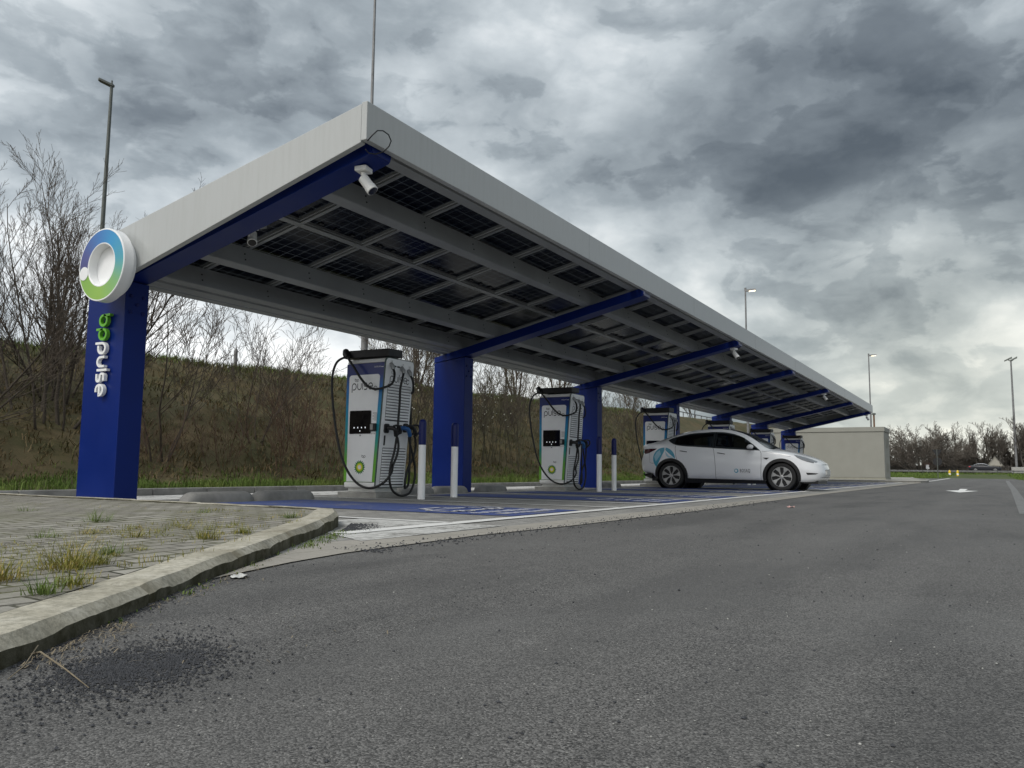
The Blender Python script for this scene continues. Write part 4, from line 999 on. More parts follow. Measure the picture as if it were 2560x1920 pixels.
# ------------------------------------------------------------------ cars: lofted shells with parts laid on them
def curve(tbl):
    xs = np.array([p[0] for p in tbl], float); ys = np.array([p[1] for p in tbl], float)
    m = np.gradient(ys, xs) if len(xs) > 2 else np.full(2, (ys[1]-ys[0])/(xs[1]-xs[0]))
    def f(x):
        x = float(min(max(x, xs[0]), xs[-1])); i = int(min(max(np.searchsorted(xs, x)-1, 0), len(xs)-2))
        h = xs[i+1]-xs[i]; t = (x-xs[i])/h
        return ((2*t**3-3*t**2+1)*ys[i]+(t**3-2*t**2+t)*h*m[i]+(-2*t**3+3*t**2)*ys[i+1]+(t**3-t**2)*h*m[i+1])
    return f
class Shell:
    """rows: (fraction of height up to the belt, rear end, front end, half width, rear/front roundness)"""
    def __init__(S, rows, zlow, belt, rail, top, wr, J=170, sub=5):
        S.zlow, S.belt, S.rail, S.top, S.wr = map(curve, (zlow, belt, rail, top, wr)); S.rows = rows; S.sub = sub
        U = (1-np.cos(np.pi*np.linspace(0, 1, J)))/2; U = .35*U+.65*np.linspace(0, 1, J)**1.0
        U = np.concatenate([[0, .0006, .002, .005, .010], U[U > .013][:-1], [1]]); U = np.concatenate([U[U < .987], [.990, .995, .998, .9994, 1]])
        S.grid = []
        for u in U:
            ctl = []
            for fr, s0, s1, W, nr, nf in rows:
                s = s0+(s1-s0)*u; mid = (s0+s1)/2; half = (s1-s0)/2; q = abs((s-mid)/half); n = nr if s < mid else nf
                w = W*max(0, 1-q**n)**(1/n)
                ctl.append((s, w, S.zlow(s)+(S.belt(s)-S.zlow(s))*fr))
            s, wb, zb = ctl[-1]
            wrl = min(S.wr(s), wb*.97); zr = S.rail(s); zt = S.top(s)
            f = wrl/max(.001, S.wr(s)) if S.wr(s) > wb*.97 else 1
            ctl.append((s, wrl, zr)); ctl.append((s, wrl*.80, zr+(zt-zr)*.45)); ctl.append((s, wrl*.42, zr+(zt-zr)*.86)); ctl.append((s, 0, zt))
            S.grid.append(S.smooth(ctl))
    def smooth(S, c):
        c = [Vector(p) for p in c]; ext = c + [Vector((c[-2].x, -c[-2].y, c[-2].z))]; out = []
        for i in range(len(c)-1):
            a = ext[max(i-1, 0)]; b, d, e = ext[i], ext[i+1], ext[i+2]
            tight = .5 if i not in S.crease else .25
            for k in range(S.sub):
                t = k/S.sub
                m1 = (d-a)*tight; m2 = (e-b)*(.5 if i+1 not in S.crease else .25)
                out.append((2*t**3-3*t**2+1)*b+(t**3-2*t**2+t)*m1+(-2*t**3+3*t**2)*d+(t**3-t**2)*m2)
        return out+[c[-1]]
    crease = ()
    def mesh(S, cut=(), hole=None):
        k = len(S.grid[0]); J = len(S.grid); full = 2*k-1; vs = []
        for g in S.grid: vs += [(p.x, -p.y, p.z) for p in g] + [(p.x, p.y, p.z) for p in g[-2::-1]]
        fs = []
        for i in range(J-1):
            for j in range(full-1):
                f = (i*full+j, (i+1)*full+j, (i+1)*full+j+1, i*full+j+1)
                fs.append(f)
        S.bvh = BVHTree.FromPolygons([Vector(v) for v in vs], fs)
        keep = []
        for f in fs:
            c = sum((Vector(vs[q]) for q in f), Vector())/4
            if any((c.x-x)**2+(c.z-z)**2 < r*r and abs(c.y) > .45 for x, z, r in cut): continue
            if hole and abs(c.y) > .5 and hole(c.x, c.z): continue
            keep.append(f)
        mb = MB(); mb.add(vs, keep); return mb
    def proj(S, s, z, sgn=-1, off=.004):
        h, n, i, d = S.bvh.ray_cast(Vector((s, sgn*3, z)), Vector((0, -sgn, 0)))
        if h is None: return None
        if n.y*sgn < 0: n = -n
        return h+n*off
    def down(S, s, y, off=.004):
        h, n, i, d = S.bvh.ray_cast(Vector((s, y, 4)), Vector((0, 0, -1)))
        if h is None: return None
        if n.z < 0: n = -n
        return h+n*off
    def decal(S, mb, poly, sgn=-1, off=.004, rings=5, mi=0, step=.05):
        """side outline in (s, z), laid on the body"""
        P = []
        for a, b in zip(poly, poly[1:]+poly[:1]):
            n = max(1, int(math.hypot(b[0]-a[0], b[1]-a[1])/step)); P += [(a[0]+(b[0]-a[0])*i/n, a[1]+(b[1]-a[1])*i/n) for i in range(n)]
        cx = sum(p[0] for p in P)/len(P); cz = sum(p[1] for p in P)/len(P)
        vs = []; n = len(P)
        for r in range(rings+1):
            t = r/rings
            for p in P: vs.append(S.proj(cx+(p[0]-cx)*t, cz+(p[1]-cz)*t, sgn, off))
        ok = lambda f: all(vs[q] is not None for q in f)
        fs = [f for f in [(r*n+i, r*n+(i+1) % n, (r+1)*n+(i+1) % n, (r+1)*n+i) for r in range(rings) for i in range(n)] if ok(f)]
        vv = [v if v is not None else Vector((0,0,.5)) for v in vs]; mb.add(vv, fs, mi)
    def grid_top(S, mb, s0, s1, wfn, off=.004, n=26, m=14, mi=0):
        vs = []
        for i in range(n+1):
            s = s0+(s1-s0)*i/n; w = wfn(s)
            for j in range(m+1):
                h = S.down(s, w*(2*j/m-1), off); vs.append(h if h is not None else Vector((s, 0, .5)))
        mb.add(vs, [(i*(m+1)+j, (i+1)*(m+1)+j, (i+1)*(m+1)+j+1, i*(m+1)+j+1) for i in range(n) for j in range(m)], mi)
    def line(S, mb, pts, w=.008, sgn=-1, off=.002):
        q = []
        for a, b in zip(pts[:-1], pts[1:]):
            n = max(2, int(math.hypot(b[0]-a[0], b[1]-a[1])/.05)); q += [(a[0]+(b[0]-a[0])*i/n, a[1]+(b[1]-a[1])*i/n) for i in range(n)]
        q.append(pts[-1]); vs = []
        for i, p in enumerate(q):
            a = Vector(q[max(i-1,0)]); b = Vector(q[min(i+1,len(q)-1)]); t = (b-a).normalized(); nn = Vector((-t.y, t.x))*w/2
            for sg in (1, -1):
                h = S.proj(p[0]+nn.x*sg, p[1]+nn.y*sg, sgn, off); vs.append(h if h is not None else Vector((p[0], 0, p[1])))
        mb.add(vs, [(2*i, 2*i+1, 2*i+3, 2*i+2) for i in range(len(q)-1)])
def paint(name, c, rough=.18, metal=0):
    m, nt, b = new_mat(name); co = objco(nt)
    f = noise_node(nt, co, 2.5, 4); s = N(nt, 'ShaderNodeSeparateXYZ'); nt.links.new(co, s.inputs[0])
    d = ramp(nt, mth(nt, 'ADD', s.outputs[2], mth(nt, 'MULTIPLY', f, .35)), [(.40, .55), (.62, 0)])   # darker low down: the ground's reflection put into the colour; rougher too
    nt.links.new(mixc(nt, d, c, [x*.55+.03 for x in c]), b.inputs['Base Color'])
    nt.links.new(mth(nt, 'MULTIPLY_ADD', d, .3, rough), b.inputs['Roughness']); setin(b, Metallic=metal)
    b.inputs['Coat Weight'].default_value = .6; b.inputs['Coat Roughness'].default_value = .06
    return m
MAT['carwhite'] = paint('white_car_paint', (.72,.735,.75), .2); MAT['carblack'] = paint('black_car_paint', (.006,.007,.012), .4); MAT['carblack'].node_tree.nodes['Principled BSDF'].inputs['Coat Weight'].default_value = .1
MAT['tyre'] = simple('tyre_rubber', (.014,.014,.014), .75); MAT['alloy'] = simple('silver_alloy', (.40,.40,.395), .34, .6, .10)
MAT['redlens'] = simple('dark_red_lens', (.05,.006,.008), .12, 0, .1); MAT['headlens'] = simple('headlamp_lens', (.20,.21,.22), .08, .3, .15)
MAT['logoblue'] = simple('blue_sticker', (.055,.30,.42), .3, 0, .05); MAT['logopale'] = simple('pale_blue_sticker', (.30,.50,.60), .3, 0, .05); MAT['platewhite'] = simple('plate', (.5,.5,.48), .4)

def wheel(parent, x, y, r, rimr, sgn, n=7, name='wheel'):
    w = thing(name, None, None, (x, y, r)); w.parent = parent
    M = Matrix.Rotation(R(90)*(-1 if sgn > 0 else 1), 4, 'X')      # lathe axis towards the outside
    mb = MB(); mb.lathe([(rimr-.004,-.10),(rimr+.03,-.115),(r-.025,-.11),(r-.004,-.085),(r,-.05),(r,.05),(r-.004,.085),(r-.025,.108),(rimr+.03,.112),(rimr-.002,.095),(rimr-.004,.05)], 48, M, closed=True)
    mb.build('tyre', MAT['tyre'], w, smooth=True, angle=40)
    mb = MB(); mb.lathe([(.001,.03),(rimr,.03),(rimr,.05),(.001,.05)], 40, M); rim = mb.build('rim', MAT['dark'], w, smooth=True)
    mb = MB()
    mb.lathe([(rimr-.012,.08),(rimr,.08),(rimr,.096),(rimr-.012,.098)], 48, M, closed=True)
    for k in range(n):
        a = 2*math.pi*k/n+.22
        def q(rr, da, h): return M @ Vector((rr*math.cos(a+da), rr*math.sin(a+da), h))
        wd = math.pi/n
        o = [q(.040,-.25,.082), q(.040,.25,.082), q(rimr*.55,wd*.12,.086), q(rimr-.010,wd*.50,.092), q(rimr-.010,-wd*.62,.092), q(rimr*.55,-wd*.42,.086)]
        i = [p-(M @ Vector((0,0,.03))) for p in o]; m_ = len(o)
        mb.add(o+i, [tuple(range(m_)), tuple(range(m_, 2*m_))[::-1]] + [(j, (j+1) % m_, m_+(j+1) % m_, m_+j) for j in range(m_)])
    mb.build('spokes', MAT['alloy'], w)
    mb = MB(); mb.lathe([(.001,.06),(.046,.06),(.046,.10),(.036,.104),(.001,.104)], 20, M); mb.build('hub_cap', MAT['alloy'], w, smooth=True, angle=40)
    return w
def arch_trim(S, mb, cx, cz, r0, r1, sgn, off=.014, a0=-14, a1=194, n=44):
    vs = []
    for i in range(n+1):
        a = R(a0+(a1-a0)*i/n); ca, sa = math.cos(a), math.sin(a)
        o = S.proj(cx+r1*ca, max(.27, cz+r1*sa), sgn, .002); p = S.proj(cx+(r0+.02)*ca, max(.26, cz+(r0+.02)*sa), sgn, off)
        if o is None: o = Vector((cx+r1*ca, sgn*.88, cz+r1*sa))
        if p is None: p = Vector((cx+r0*ca, sgn*.90, cz+r0*sa))
        o.x, o.z = cx+r1*ca, cz+r1*sa; p.x, p.z = cx+r0*ca, cz+r0*sa
        i2 = Vector((p.x, p.y-sgn*.16, p.z)); m1 = o+Vector((0, sgn*off, 0)); m1.x, m1.z = cx+(r1-.008)*ca, cz+(r1-.008)*sa
        vs += [o, m1, p, i2]
    mb.add(vs, [(i*4+j, (i+1)*4+j, (i+1)*4+j+1, i*4+j+1) for i in range(n) for j in range(3)])

class ShellA(Shell): crease = (4, 5)
def build_ev():
    belt = [(-.97,1.06),(-.86,1.13),(-.66,1.165),(-.45,1.19),(-.12,1.19),(.04,1.172),(.24,1.145),(.67,1.112),(1.16,1.077),(1.55,1.050),(2.0,1.028),(2.37,1.008),(2.55,.995),(2.8,.955),(3.14,.895),(3.4,.815),(3.65,.725),(3.80,.66)]
    rail = [(-.97,1.08),(-.86,1.165),(-.66,1.205),(-.435,1.245),(-.117,1.352),(.17,1.438),(.536,1.512),(1.02,1.553),(1.36,1.552),(1.56,1.522),(1.89,1.432),(2.146,1.305),(2.35,1.165),(2.51,1.066),(2.62,1.030),(2.8,1.005),(3.14,.945),(3.4,.865),(3.65,.77),(3.80,.68)]
    top = [(-.97,1.09),(-.88,1.195),(-.66,1.27),(-.33,1.392),(-.035,1.487),(.34,1.575),(.84,1.622),(1.185,1.624),(1.6,1.575),(1.91,1.475),(2.37,1.255),(2.70,1.075),(2.85,1.05),(3.14,.985),(3.4,.905),(3.65,.80),(3.82,.69)]
    wr = [(-.97,.70),(-.6,.70),(0,.655),(.5,.625),(1.2,.615),(1.6,.625),(1.9,.66),(2.15,.70),(2.5,.765),(2.8,.76),(3.2,.70),(3.6,.60),(3.8,.45)]
    rows = [(0,-.80,3.70,.885,7,6),(.10,-.90,3.79,.925,7,5.5),(.30,-.955,3.84,.952,7,5),(.55,-.95,3.85,.962,7,5),(.80,-.89,3.83,.950,7,5),(1,-.93,3.80,.905,7,5.5)]
    S = ShellA(rows, [(-1,.36),(-.5,.345),(-.45,.30),(.45,.285),(2.4,.25),(3.35,.235),(3.85,.245)], belt, rail, top, wr)
    wu = curve([(-.118,1.303),(.0,1.365),(.198,1.417),(.535,1.484),(.82,1.506),(1.086,1.517),(1.35,1.510),(1.489,1.493),(1.639,1.458),(1.887,1.368),(2.118,1.217),(2.25,1.115),(2.365,1.019)])
    wl = curve([(-.118,1.301),(-.05,1.255),(.039,1.206),(.16,1.165),(.30,1.145),(.67,1.118),(1.16,1.084),(1.553,1.058),(2.0,1.036),(2.365,1.017)])
    t = thing('parked_car', 'white electric hatchback with a big blue round logo on its rear wing', 'car', (22.02, 7.369, .0), R(-90))
    WC = [(0, .355), (2.89, .355)]
    mb = S.mesh([(x, z, .425) for x, z in WC], lambda s, z: .10 < s < 2.28 and abs(s-1.18) > .05 and wl(s)+.03 < z < wu(s)-.03); body = mb.build('body', MAT['carwhite'], t, smooth='all')
    # under-body: dark floor, sills and bumpers' lower edge
    mb = MB()
    mb.box(.42,2.47,-.86,.86,.17,.30); mb.box(-.62,3.40,-.70,.70,.20,.34); mb.box(3.3,3.72,-.66,.66,.19,.27)
    mb.hexa([(-.84,-.66,.33),(-.60,-.86,.27),(-.60,.86,.27),(-.84,.66,.33),(-.88,-.70,.40),(-.52,-.895,.40),(-.52,.895,.40),(-.88,.70,.40)])
    mb.build('underbody', MAT['dark'], t)
    for sg in (-1, 1):
        for x, z in WC: mb = MB(); arch_trim(S, mb, x, z, .385, .463, sg); mb.build('wheel_arch_trim', MAT['rubber'], t, smooth=True, angle=35)
        mb = MB(); mb.hexa([(.36,sg*.80,.168),(2.52,sg*.80,.168),(2.52,sg*.865,.172),(.36,sg*.865,.172),(.36,sg*.80,.27),(2.52,sg*.80,.25),(2.46,sg*.905,.262),(.42,sg*.905,.288)]); mb.build('side_sill', MAT['rubber'], t)
    for x, z in WC:
        for sg in (-1, 1):
            M = Matrix.Translation((x, sg*.50, z)) @ Matrix.Rotation(R(-90)*sg, 4, 'X')
            mb = MB(); mb.lathe([(.001,0),(.44,0),(.44,.36),(.435,.36),(.435,.01),(.001,.01)], 32, M); mb.build('wheel_well', MAT['dark'], t, smooth=True)
    for x, z in WC:
        for sg in (-1, 1): wheel(t, x, sg*.815, .355, .253, sg)
    for sg in (-1, 1):
        for s0, s1 in ((-.118, 1.172), (1.186, 2.365)):
            mb = MB(); vs = []; n = 46; m_ = 10
            for i in range(n+1):
                s = s0+(s1-s0)*i/n
                for j in range(m_+1):
                    z = wl(s)+(wu(s)-wl(s))*j/m_; vs.append(S.proj(s, z, sg, .007) or Vector((s, sg*.8, z)))
            mb.add(vs, [(i*(m_+1)+j, (i+1)*(m_+1)+j, (i+1)*(m_+1)+j+1, i*(m_+1)+j+1) for i in range(n) for j in range(m_)])
            mb.build('side_window', MAT['tint'], t, smooth='all', fix=False)
        mb = MB(); vs = []
        for j in range(11):
            z = wl(1.18)+(wu(1.18)-wl(1.18))*j/10
            for s in (1.168, 1.190): vs.append(S.proj(s, z, sg, .0065) or Vector((s, sg*.8, z)))
        mb.add(vs, [(2*j, 2*j+1, 2*j+3, 2*j+2) for j in range(10)]); mb.build('door_pillar', MAT['dark'], t, fix=False)
    wf = curve([(-.72,.50),(-.55,.60),(0,.60),(.5,.585),(1.3,.575),(1.6,.58),(1.9,.615),(2.2,.665),(2.5,.72),(2.60,.70),(2.68,.60)])
    mb = MB(); S.grid_top(mb, -.74, 1.50, lambda s: wf(s), .004, 40); mb.build('glass_roof', MAT['glassblk'], t, smooth='all')
    mb = MB(); S.grid_top(mb, 1.515, 2.66, lambda s: wf(s), .004, 34); mb.build('windscreen', MAT['windscreen'], t, smooth='all')
    for sg, nm in ((-1, 0), (1, 1)):
        mb = MB(); S.line(mb, [(1.150,1.085),(1.175,1.03),(1.205,.85),(1.222,.60),(1.222,.275)], .009, sg); S.line(mb, [(2.365,1.018),(2.400,.95),(2.405,.75),(2.392,.50),(2.385,.255)], .009, sg)
        S.line(mb, [(.135,1.15),(.128,1.08),(.15,.88),(.175,.79)], .009, sg); S.line(mb, [(.43,.56),(.49,.30)], .006, sg)
        S.line(mb, [(2.42,1.0),(2.55,.985),(2.8,.93),(3.12,.865)], .006, sg); S.line(mb, [(-.62,1.04),(-.60,.70),(-.55,.68),(-.42,.68)], .006, sg)
        mb.build('panel_gap', MAT['ink'], body, fix=False)
        for (a, b) in (((.257,1.008),(.459,.984)),((1.273,.953),(1.477,.926))):
            mb = MB(); S.decal(mb, [(a[0],a[1]+.014),(a[0]+.05,a[1]+.010),(b[0],b[1]+.010),(b[0],b[1]-.008),(a[0]+.05,a[1]-.012),(a[0],a[1]-.004)], sg, .006, 2, 0, .03); mb.build('door_handle', MAT['dark'], t)
        mb = MB(); S.decal(mb, [(2.437,.836),(2.60,.833),(2.545,.792),(2.53,.788)], sg, .005, 2); mb.build('side_repeater', MAT['dark'], t)
        mb = MB(); S.decal(mb, [(3.175,.912),(3.30,.888),(3.45,.846),(3.58,.800),(3.68,.755),(3.705,.735),(3.69,.712),(3.63,.703),(3.50,.735),(3.38,.778),(3.27,.835)], sg, .005, 4); mb.build('headlight', MAT['headlens'], t, smooth='all')
        mb = MB(); S.decal(mb, [(-.79,1.06),(-.62,1.075),(-.39,1.078),(-.46,1.03),(-.56,.985),(-.66,.945),(-.76,.93),(-.80,.97)], sg, .005, 4); mb.build('tail_light', MAT['redlens'], t, smooth='all')
        mb = MB(); S.decal(mb, [(3.47,.468),(3.60,.462),(3.74,.452),(3.68,.425),(3.50,.412)], sg, .004, 3); mb.build('bumper_slot', MAT['dark'], t)
        mi = thing('door_mirror', None, None, (2.08, sg*.98, 1.10)); mi.parent = t
        mb = MB(); mb.tube([(0.0,0,-.005),(.02,sg*.015,0),(.07,sg*.025,.01),(.12,sg*.02,.008),(.145,sg*.01,.0)], [.04,.062,.070,.058,.02], 14)
        for i, v in enumerate(mb.v): mb.v[i] = (v[0], v[1]*1.35, max(-.04, v[2]*.95))
        mb.build('mirror_cap', MAT['carwhite'], mi, smooth='all')
        mb = MB(); mb.hexa([(.03,-sg*.16,-.07),(.12,-sg*.16,-.07),(.12,sg*.02,-.045),(.03,sg*.02,-.045),(.03,-sg*.16,-.045),(.12,-sg*.16,-.045),(.12,sg*.02,-.03),(.03,sg*.02,-.03)]); mb.build('mirror_foot', MAT['dark'], mi)
    for sx_ in (1.35, .35):
        for sg in (-1, 1):
            mb = MB()
            mb.hexa([(sx_-.05,sg*.40-.24,.55),(sx_+.50,sg*.40-.24,.60),(sx_+.50,sg*.40+.24,.60),(sx_-.05,sg*.40+.24,.55),(sx_-.05,sg*.40-.24,.68),(sx_+.50,sg*.40-.24,.74),(sx_+.50,sg*.40+.24,.74),(sx_-.05,sg*.40+.24,.68)])
            mb.hexa([(sx_-.12,sg*.40-.23,.62),(sx_+.02,sg*.40-.23,.62),(sx_+.02,sg*.40+.23,.62),(sx_-.12,sg*.40+.23,.62),(sx_-.30,sg*.40-.19,1.20),(sx_-.18,sg*.40-.19,1.20),(sx_-.18,sg*.40+.19,1.20),(sx_-.30,sg*.40+.19,1.20)])
            mb.box(sx_-.32,sx_-.22,sg*.40-.12,sg*.40+.12,1.21,1.36); mb.build('seat', MAT['seat'], t, bevel=.03)
    mb = MB(); M = Matrix.Translation((1.98,.40,1.0)) @ Matrix.Rotation(R(65), 4, 'Y'); mb.lathe([(.165,-.012),(.19,-.012),(.19,.012),(.165,.012)], 24, M, closed=True); mb.build('steering_wheel', MAT['dark'], t, smooth=True)
    mb = MB(); mb.box(2.05,2.45,-.68,.68,.80,.96); mb.build('dashboard', MAT['dark'], t, bevel=.03)
    # decals on the visible side
    circ = [(-.185+.315*math.cos(a), .80+.305*math.sin(a)) for a in np.linspace(0, 2*math.pi, 49)[:-1]]
    def in_arch(q): return math.hypot(q[0], q[1]-.355) < .462
    def clip(p):
        d = math.hypot(p[0], p[1]-.355)
        return p if d > .466 else (p[0]/d*.466, .355+(p[1]-.355)/d*.466)
    lg = thing('side_logo', None, None); lg.parent = t
    def logo_part(nm, pts, m, off):
        mb = MB(); S.decal(mb, [clip(p) for p in pts], -1, off, 4, 0, .03); mb.build(nm, m, lg, smooth='all')
    arcp = lambda a0, a1, n=14: [(-.185+.315*math.cos(R(a0+(a1-a0)*i/n)), .80+.305*math.sin(R(a0+(a1-a0)*i/n))) for i in range(n+1)]
    logo_part('logo_field', arcp(88, 222, 22)+[(-.42,.55),(-.33,.72),(-.17,1.03)], MAT['logoblue'], .004)
    logo_part('logo_field', arcp(82, 0, 16)+[(.06,.86),(-.15,1.035)], MAT['logoblue'], .004)
    logo_part('logo_peak', [(-.165,1.02),(-.05,.88),(.11,.815),(-.06,.835),(-.12,.88)], MAT['logopale'], .005)
    logo_part('logo_peak', [(-.47,.86),(-.40,.97),(-.31,1.04),(-.27,.93),(-.36,.80),(-.42,.72)], MAT['logopale'], .006)
    mb = MB(); bl = [(1.768+.052*math.cos(a), .495+.052*math.sin(a)) for a in np.linspace(0, 2*math.pi, 33)[:-1]]
    vs = []; n = 32
    for r in (.034, .054):
        for i in range(n):
            a = 2*math.pi*i/n; vs.append(S.proj(1.768+r*math.cos(a)-(.006 if r < .04 else 0), .497+r*math.sin(a)+(.004 if r < .04 else 0), -1, .005))
    mb.add(vs, [(i, (i+1) % n, n+(i+1) % n, n+i) for i in range(n)]); mb.build('ring_logo', MAT['logoblue'], t, fix=False)
    def onbody(x, y, z):
        h = S.proj(1.858+x, .463+y, -1, .005); return tuple(h) if h is not None else (1.858+x, -.96, .463+y)
    text_mesh('BOSAQ', .122, onbody, 'door_lettering', MAT['ink'], t, 1.16, .60)
    mb = MB()
    for i in range(22): 
        x = 1.862+.0125*i; S.decal(mb, [(x,.443),(x+.008,.443),(x+.008,.450),(x,.450)], -1, .005, 1)
    mb.build('small_lettering', MAT['greyink'], t, fix=False)
    # nose: plate, lower grille, badge
    mb = MB(); mb.box(3.845,3.872,-.26,.26,.42,.53); mb.build('number_plate', MAT['platewhite'], t, bevel=.004)
    mb = MB(); mb.box(3.80,3.846,-.275,.275,.405,.545); mb.build('plate_holder', MAT['dark'], t)
    mb = MB(); vs = []
    for i in range(15):
        y = -.62+1.24*i/14
        for z in (.275, .36):
            h, nn, _, _ = S.bvh.ray_cast(Vector((6, y, z)), Vector((-1, 0, 0))); vs.append((h+Vector((.004,0,0))) if h is not None else Vector((3.7, y, z)))
    mb.add(vs, [(2*i, 2*i+2, 2*i+3, 2*i+1) for i in range(14)]); mb.build('lower_grille', MAT['dark'], t, fix=False)
    return t
def tintmat():
    m, nt, b = new_mat('tinted_glass'); setin(b, Roughness=.04); b.inputs['Base Color'].default_value = (.004,.004,.005,1); b.inputs['Specular IOR Level'].default_value = .5
    tr = N(nt, 'ShaderNodeBsdfTransparent'); tr.inputs[0].default_value = (.30,.33,.34,1)
    mx = N(nt, 'ShaderNodeMixShader'); mx.inputs[0].default_value = .55; nt.links.new(b.outputs[0], mx.inputs[1]); nt.links.new(tr.outputs[0], mx.inputs[2])
    nt.links.new(mx.outputs[0], nt.nodes['Material Output'].inputs[0]); return m
MAT['seat'] = simple('grey_upholstery', (.16,.16,.16), .7)
MAT['tint'] = tintmat()
def screenmat():
    m, nt, b = new_mat('windscreen_glass'); setin(b, Roughness=.03); b.inputs['Base Color'].default_value = (.03,.035,.035,1); b.inputs['Specular IOR Level'].default_value = 1.0; return m
MAT['windscreen'] = screenmat()
ev = build_ev()

class ShellB(Shell): crease = (3, 4)
def build_sedan():
    belt = [(-1.05,.98),(-.7,1.02),(0,1.0),(1,.97),(2.2,.93),(3.0,.86),(3.7,.72)]
    rail = [(-1.05,1.0),(-.75,1.05),(-.45,1.08),(-.15,1.19),(.3,1.36),(.9,1.41),(1.3,1.38),(1.75,1.22),(2.2,.99),(2.5,.95),(3.0,.89),(3.7,.75)]
    top = [(-1.05,1.0),(-.75,1.07),(-.45,1.10),(-.15,1.22),(.3,1.40),(.9,1.46),(1.3,1.43),(1.75,1.26),(2.2,1.02),(2.5,.98),(3.0,.91),(3.7,.76)]
    wr = [(-1.05,.72),(0,.62),(.9,.58),(1.7,.64),(2.3,.72),(3.7,.6)]
    rows = [(0,-.95,3.70,.86,7,6),(.2,-1.05,3.80,.91,7,5),(.6,-1.08,3.82,.93,7,5),(.85,-1.06,3.80,.92,7,5),(1,-1.05,3.74,.88,7,5)]
    S = ShellB(rows, [(-1.1,.30),(3.9,.24)], belt, rail, top, wr, 70, 4)
    t = thing('moving_car', 'dark sedan driving along the motorway beyond the guardrail', 'car', (161.0, 2.73-1.0, .98), R(-90))
    S.mesh([(x, .33, .40) for x in (0, 2.9)]).build('body', MAT['carblack'], t, smooth='all')
    mb = MB(); mb.box(-.7,3.5,-.7,.7,.18,.32)
    for x in (0, 2.9):
        for sg in (-1, 1): mb.lathe([(.001,0),(.42,0),(.42,.3),(.001,.3)], 20, Matrix.Translation((x, sg*.5, .33)) @ Matrix.Rotation(R(-90)*sg, 4, 'X'))
    mb.build('underbody', MAT['dark'], t)
    for x in (0, 2.9):
        for sg in (-1, 1): wheel(t, x, sg*.80, .33, .24, sg, 5)
    mb = MB(); ch = MB()
    for sg in (-1, 1):
        W_ = [(-.2,1.10),(.0,1.22),(.3,1.32),(.9,1.375),(1.3,1.345),(1.7,1.20),(2.05,1.0),(1.0,1.0),(.0,1.03)]
        S.decal(mb, W_, sg, .004, 5); S.line(ch, [(-.25,1.10),(.0,1.245),(.3,1.345),(.9,1.398),(1.3,1.368),(1.7,1.222),(2.08,1.0)], .05, sg, .006)
    mb.build('side_window', MAT['glassblk'], t); ch.build('window_trim', MAT['chrome'], t, fix=False)
    mb = MB(); S.grid_top(mb, 1.25, 2.2, lambda s: .55, .004, 10, 6); S.grid_top(mb, -.5, .3, lambda s: .5, .004, 8, 6); mb.build('windscreen', MAT['glassblk'], t, smooth='all')
    mb = MB()
    for sg in (-1, 1): S.decal(mb, [(-1.0,.92),(-.70,.93),(-.75,.80),(-1.0,.78)], sg, .005, 2)
    mb.build('tail_light', simple('red_lens', (.5,.05,.05), .2), t)
    return t
build_sedan()
# ------------------------------------------------------------------ bare trees and shrubs
def bare(seed, stems, h, spread, r0, kids, base=.12, ratio=(.45,.7), wig=.10, upward=.10, ang=(22,50), tmin=.004, lvl_sides=(7,4,3,3), drop=0, first=.25):
    rg = random.Random(seed); T = MB(); C = MB(); B = []
    def grow(p, d, L, r, lvl):
        n = max(3, min(9, int(L/(.28 if lvl < 2 else .16))+2)); pts = [p.copy()]; rad = [r]; d = d.copy()
        for i in range(n):
            d = (d + Vector((rg.gauss(0, wig), rg.gauss(0, wig), rg.gauss(0, wig*.7)+upward*(1 if lvl else .6)-drop*(lvl > 1)*.1))).normalized()
            p = p + d*(L/n); pts.append(p); rad.append(max(tmin, r*(1-.78*(i+1)/n)))
        (T if lvl == 0 else C).tube(pts, rad, lvl_sides[min(lvl, 3)], caps=False)
        if lvl < len(kids):
            for k in range(kids[lvl]):
                t = first*(1 if lvl == 0 else .5) + (1-first*(1 if lvl == 0 else .5))*((k+rg.random())/kids[lvl]); t = min(t, .98)
                i = min(n-1, int(t*n)); f = t*n-i; q = pts[i].lerp(pts[i+1], f); dd = (pts[i+1]-pts[i]).normalized()
                ax = dd.orthogonal().normalized(); ax.rotate(Matrix.Rotation(rg.uniform(0, 2*math.pi), 3, dd).to_quaternion()) 
                nd = dd.copy(); nd.rotate(Matrix.Rotation(R(rg.uniform(*ang)), 3, ax).to_quaternion())
                grow(q, nd, L*rg.uniform(*ratio)*(1.15-.55*t), max(tmin, rad[i]*.62), lvl+1)
        else: B.append(pts[-1])
    for s in range(stems):
        a = 2*math.pi*(s+rg.random())/stems; tilt = R(rg.uniform(.15, 1)*spread)
        d = Vector((math.cos(a)*math.sin(tilt), math.sin(a)*math.sin(tilt), math.cos(tilt)))
        grow(Vector((math.cos(a)*base*rg.random(), math.sin(a)*base*rg.random(), -.15)), d, h*rg.uniform(.72, 1.05), r0*rg.uniform(.55, 1.1), 0)
    return T, C, B
def plant(name, seed, label, cat, m1, m2, group=None, **kw):
    T, C, B = bare(seed, **kw); t = thing(name, label, cat, (0,0,0), 0, group)
    T.build('trunk' if cat == 'tree' else 'stem', m1, t, smooth='all', fix=False); C.build('crown', m2, t, smooth='all', fix=False)
    return t, B
